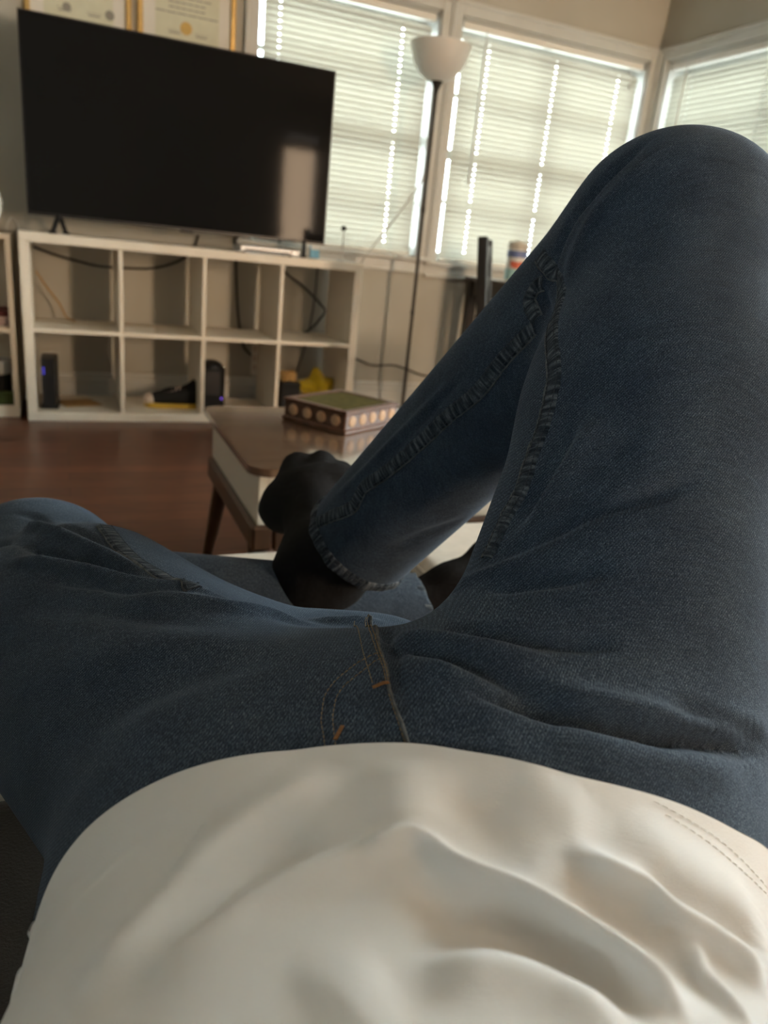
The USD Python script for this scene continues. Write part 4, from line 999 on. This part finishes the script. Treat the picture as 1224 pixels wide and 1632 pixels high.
UV = []
def ribbon(line, offs, heights, tree, N_, P_, step=.002, wob=0., seed=0):
    """A strip laid on a surface along a line: offs are its sideways stations and heights its rise above the cloth."""
    q, s = dense(line, step)
    q, n = near(q, tree, N_, P_)
    t = np.gradient(q, axis=0); t /= np.linalg.norm(t, axis=1, keepdims=True)
    b = np.cross(n, t); b /= np.linalg.norm(b, axis=1, keepdims=True)
    V = []
    for o, h in zip(offs, heights):
        o_ = o + wob * (meshkit.noise(np.stack([s * len(s) * step * 220, 0 * s + o * 900, 0 * s], -1), seed) - .5)
        p, nn = near(q + b * np.reshape(o_, (-1, 1)), tree, N_, P_)
        hh = h * (1 + .5 * (meshkit.noise(np.stack([s * len(s) * step * 260, 0 * s + 3, 0 * s], -1), seed + 5) - .5) * (h > .0006))
        V.append(p + nn * np.reshape(hh, (-1, 1)))
    V = np.stack(V, 1); k, m = V.shape[:2]
    i = (np.arange(k - 1)[:, None] * m + np.arange(m - 1)[None]).ravel()
    UV.append(np.stack([np.repeat(np.arange(k) * step, m), np.tile(np.asarray(offs, float), k)], 1))
    return V.reshape(-1, 3), np.vstack([np.stack([i, i + m, i + m + 1], 1), np.stack([i, i + m + 1, i + 1], 1)])

def stitches(line, tree, N_, P_, off=0., dash=.0024, gap=.0008, r=.00034, rise=.0008):
    q, s = dense(line, .0004)
    q, n = near(q, tree, N_, P_)
    t = np.gradient(q, axis=0); t /= np.linalg.norm(t, axis=1, keepdims=True)
    b = np.cross(n, t)
    q = q + b * off + n * rise
    L = np.r_[0, np.cumsum(np.linalg.norm(np.diff(q, axis=0), axis=1))]
    out, x = [], 0.
    while x < L[-1] - dash:
        a = np.array([[np.interp(x + dash * f, L, q[:, k]) for k in range(3)] for f in (0, .5, 1)])
        a[1] += n[min(np.searchsorted(L, x + dash / 2), len(n) - 1)] * .00025
        out.append(tube(a, np.array([r * .55, r, r * .55]), 5))
        x += dash + gap
    return out

flat = ([-.0062, -.0052, -.003, 0, .003, .0052, .0062], [-.0006, .0010, .0015, .0016, .0015, .0011, -.0006])
def felled_seam(name, key, w=1.0, seed=0):
    o = [x * w for x in flat[0]]
    s = wear(name, ribbon(SEAM_LINES[key], o, flat[1], JT, JN, P, wob=.0012, seed=seed), "seam", jeans, smooth=True, uv=UV[-1])
    e = wear("seam_edge", ribbon(SEAM_LINES[key], [o[0] - .0006, o[0], o[0] + .0009], [-.0005, .0016, .0004], JT, JN, P, wob=.0008, seed=seed + 1), "seam_edge", jeans, smooth=True)
    wear("stitching", stitches(SEAM_LINES[key], JT, JN, P, .0040 * w, rise=.0019) + stitches(SEAM_LINES[key], JT, JN, P, -.0040 * w, rise=.0019), "thread_blue", jeans, smooth=True)
felled_seam("leg_seam", "shin_seam", 1.05, 1)
felled_seam("leg_seam", "thigh_seam", .95, 2)
felled_seam("leg_seam", "knee_seam", 1.0, 3)
felled_seam("leg_seam", "left_seam", 1.05, 4)
# fly: folded edge, double rows of tan stitching, curved row and orange bar tacks
fl = SEAM_LINES["fly"]
wear("fly_edge", ribbon(fl, [-.0012, -.0006, 0, .0006, .0012], [-.0004, .0010, .0014, .0012, -.0015], JT, JN, P, wob=.0006, seed=9), "seam_edge", jeans, smooth=True)
rows = []
for key in ("flya", "flyb", "fly2"):
    rows += stitches(SEAM_LINES[key], JT, JN, P, rise=.0011, r=.00038)
wear("fly_stitching", rows, "thread_tan", jeans, smooth=True)
wear("curved_stitching", stitches(SEAM_LINES["j_out"], JT, JN, P, r=.00032) + stitches(SEAM_LINES["j_in"], JT, JN, P, r=.00032), "thread_tan", jeans, smooth=True)
wear("edge_stitching", stitches(SEAM_LINES["edge"], JT, JN, P, r=.0003), "thread_tan", jeans, smooth=True)
for key in ("tack1", "tack2"):
    q, n = near(dense(SEAM_LINES[key], .001)[0], JT, JN, P)
    bars = [tube(q + n * .0012 + np.cross(n, np.gradient(q, axis=0) / np.linalg.norm(np.gradient(q, axis=0), axis=1)[:, None]) * o, .00048, 6) for o in (-.0005, .0, .0005)]
    wear("bar_tack", bars, "thread_orange", jeans, smooth=True, label="orange bar tack on the fly")

def hem_band(c, n, ax, r, rib, name):
    """The turned-up hem round a leg end."""
    e1 = unit(np.cross(ax, [0, 0, 1])); e2 = np.cross(ax, e1)
    K = 72; th = np.linspace(0, 2 * np.pi, K, endpoint=False)
    prof = [(-.0005, -.013), (.0010, -.0125), (.0016, -.009), (.0018, -.005), (.0016, -.001), (.0006, .0008), (-.0012, .0008), (-.0022, -.001), (-.0028, -.012)]
    V = []
    for j, a in enumerate(th):
        u = math.cos(a) * e1 + math.sin(a) * e2
        base = c + r * u
        base = base - ((base - c) @ n) / (ax @ n) * ax
        wv = .0009 * math.sin(9 * a) + .0007 * math.sin(17 * a + 1)
        for pr_, pa in prof:
            V.append(base + u * (pr_ + wv) + ax * pa)
    m = len(prof); F2 = []
    for j in range(K):
        for k in range(m - 1):
            a, b = j * m + k, ((j + 1) % K) * m + k
            F2 += [(a, b, b + 1), (a, b + 1, a + 1)]
    uv = np.stack([np.repeat(th * r, m), np.tile([q[1] for q in prof], K)], 1)
    h = wear(name, (np.array(V), np.array(F2)), "seam", jeans, smooth=True, uv=uv)
    ringl = [np.array(V[j * m + 2]) for j in range(K)] + [np.array(V[2])]
    rows = []
    for a, b in zip(ringl[:-1], ringl[1:]):
        rows.append(tube([a + (b - a) * .1, (a + b) / 2, a + (b - a) * .75], [.0003, .0005, .0003], 5))
    wear("stitching", rows, "thread_blue", jeans, smooth=True)
hem_band(CUT_R, NORM_R, AX_R, .0585, 0, "hem")
hem_band(CUT_L, NORM_L, AX_L, .0480, 0, "hem")

# socks
for fn, lo, hi, tag_ in ((sock_r_sdf, (-.19, .66, .39), (.06, 1.0, .65), "black sock on the crossed foot, toes up"), (sock_l_sdf, (-.04, .72, .36), (.30, 1.03, .57), "black sock on the tucked foot")):
    Q, G = surface_net(fn, lo, hi, .0055)
    nn = gradient(fn, Q)
    wob = meshkit.fbm(Q * 38, 3, 5) - .5
    Q = Q + nn * (.0035 * wob)[:, None]
    wear("sock", (Q, G), "sock", smooth=True, label=tag_)

# shirt
NU, NV = 340, 380
S = shirt_grid(NU, NV)
SF = grid_faces(NU, NV)
SP = S.reshape(-1, 3)
n0 = np.array(trimesh.Trimesh(SP, SF, process=False).vertex_normals)
if n0[NU * (NV // 2) + NU // 2][2] < 0:
    n0 = -n0; SF = SF[:, ::-1]
SP = relax(apply_folds(SP, n0, SHIRT_FOLDS), SF, 1) * 1.0
SP = SP + n0 * (.0012 * (meshkit.fbm(SP * 22, 3, 11) - .5))[:, None]
SP = relax(clear_of(jeans_sdf, SP, .0045), SF, 3)
row0 = np.arange(NU)
hem_in = np.vstack([SP[row0] - n0[row0] * .0016, SP[row0 + NU * 12] - n0[row0 + NU * 12] * .0018])
k = len(SP)
i = np.arange(NU - 1)
turn = np.vstack([np.stack([i, k + i, k + i + 1], 1), np.stack([i, k + i + 1, i + 1], 1), np.stack([k + i, k + NU + i, k + NU + i + 1], 1), np.stack([k + i, k + NU + i + 1, k + i + 1], 1)])
shirt = wear("shirt", (np.vstack([SP, hem_in]), np.vstack([SF, turn])), "shirt", smooth=True)
ST, SN = cKDTree(SP), np.array(trimesh.Trimesh(SP, SF, process=False).vertex_normals)
wear("hem_stitching", stitches(SHIRT_LINES["hem_a"], ST, SN, SP, dash=.0030, gap=.0011, r=.00024, rise=.00012) + stitches(SHIRT_LINES["hem_b"], ST, SN, SP, dash=.0030, gap=.0011, r=.00024, rise=.00012), "thread_white", shirt, smooth=True)
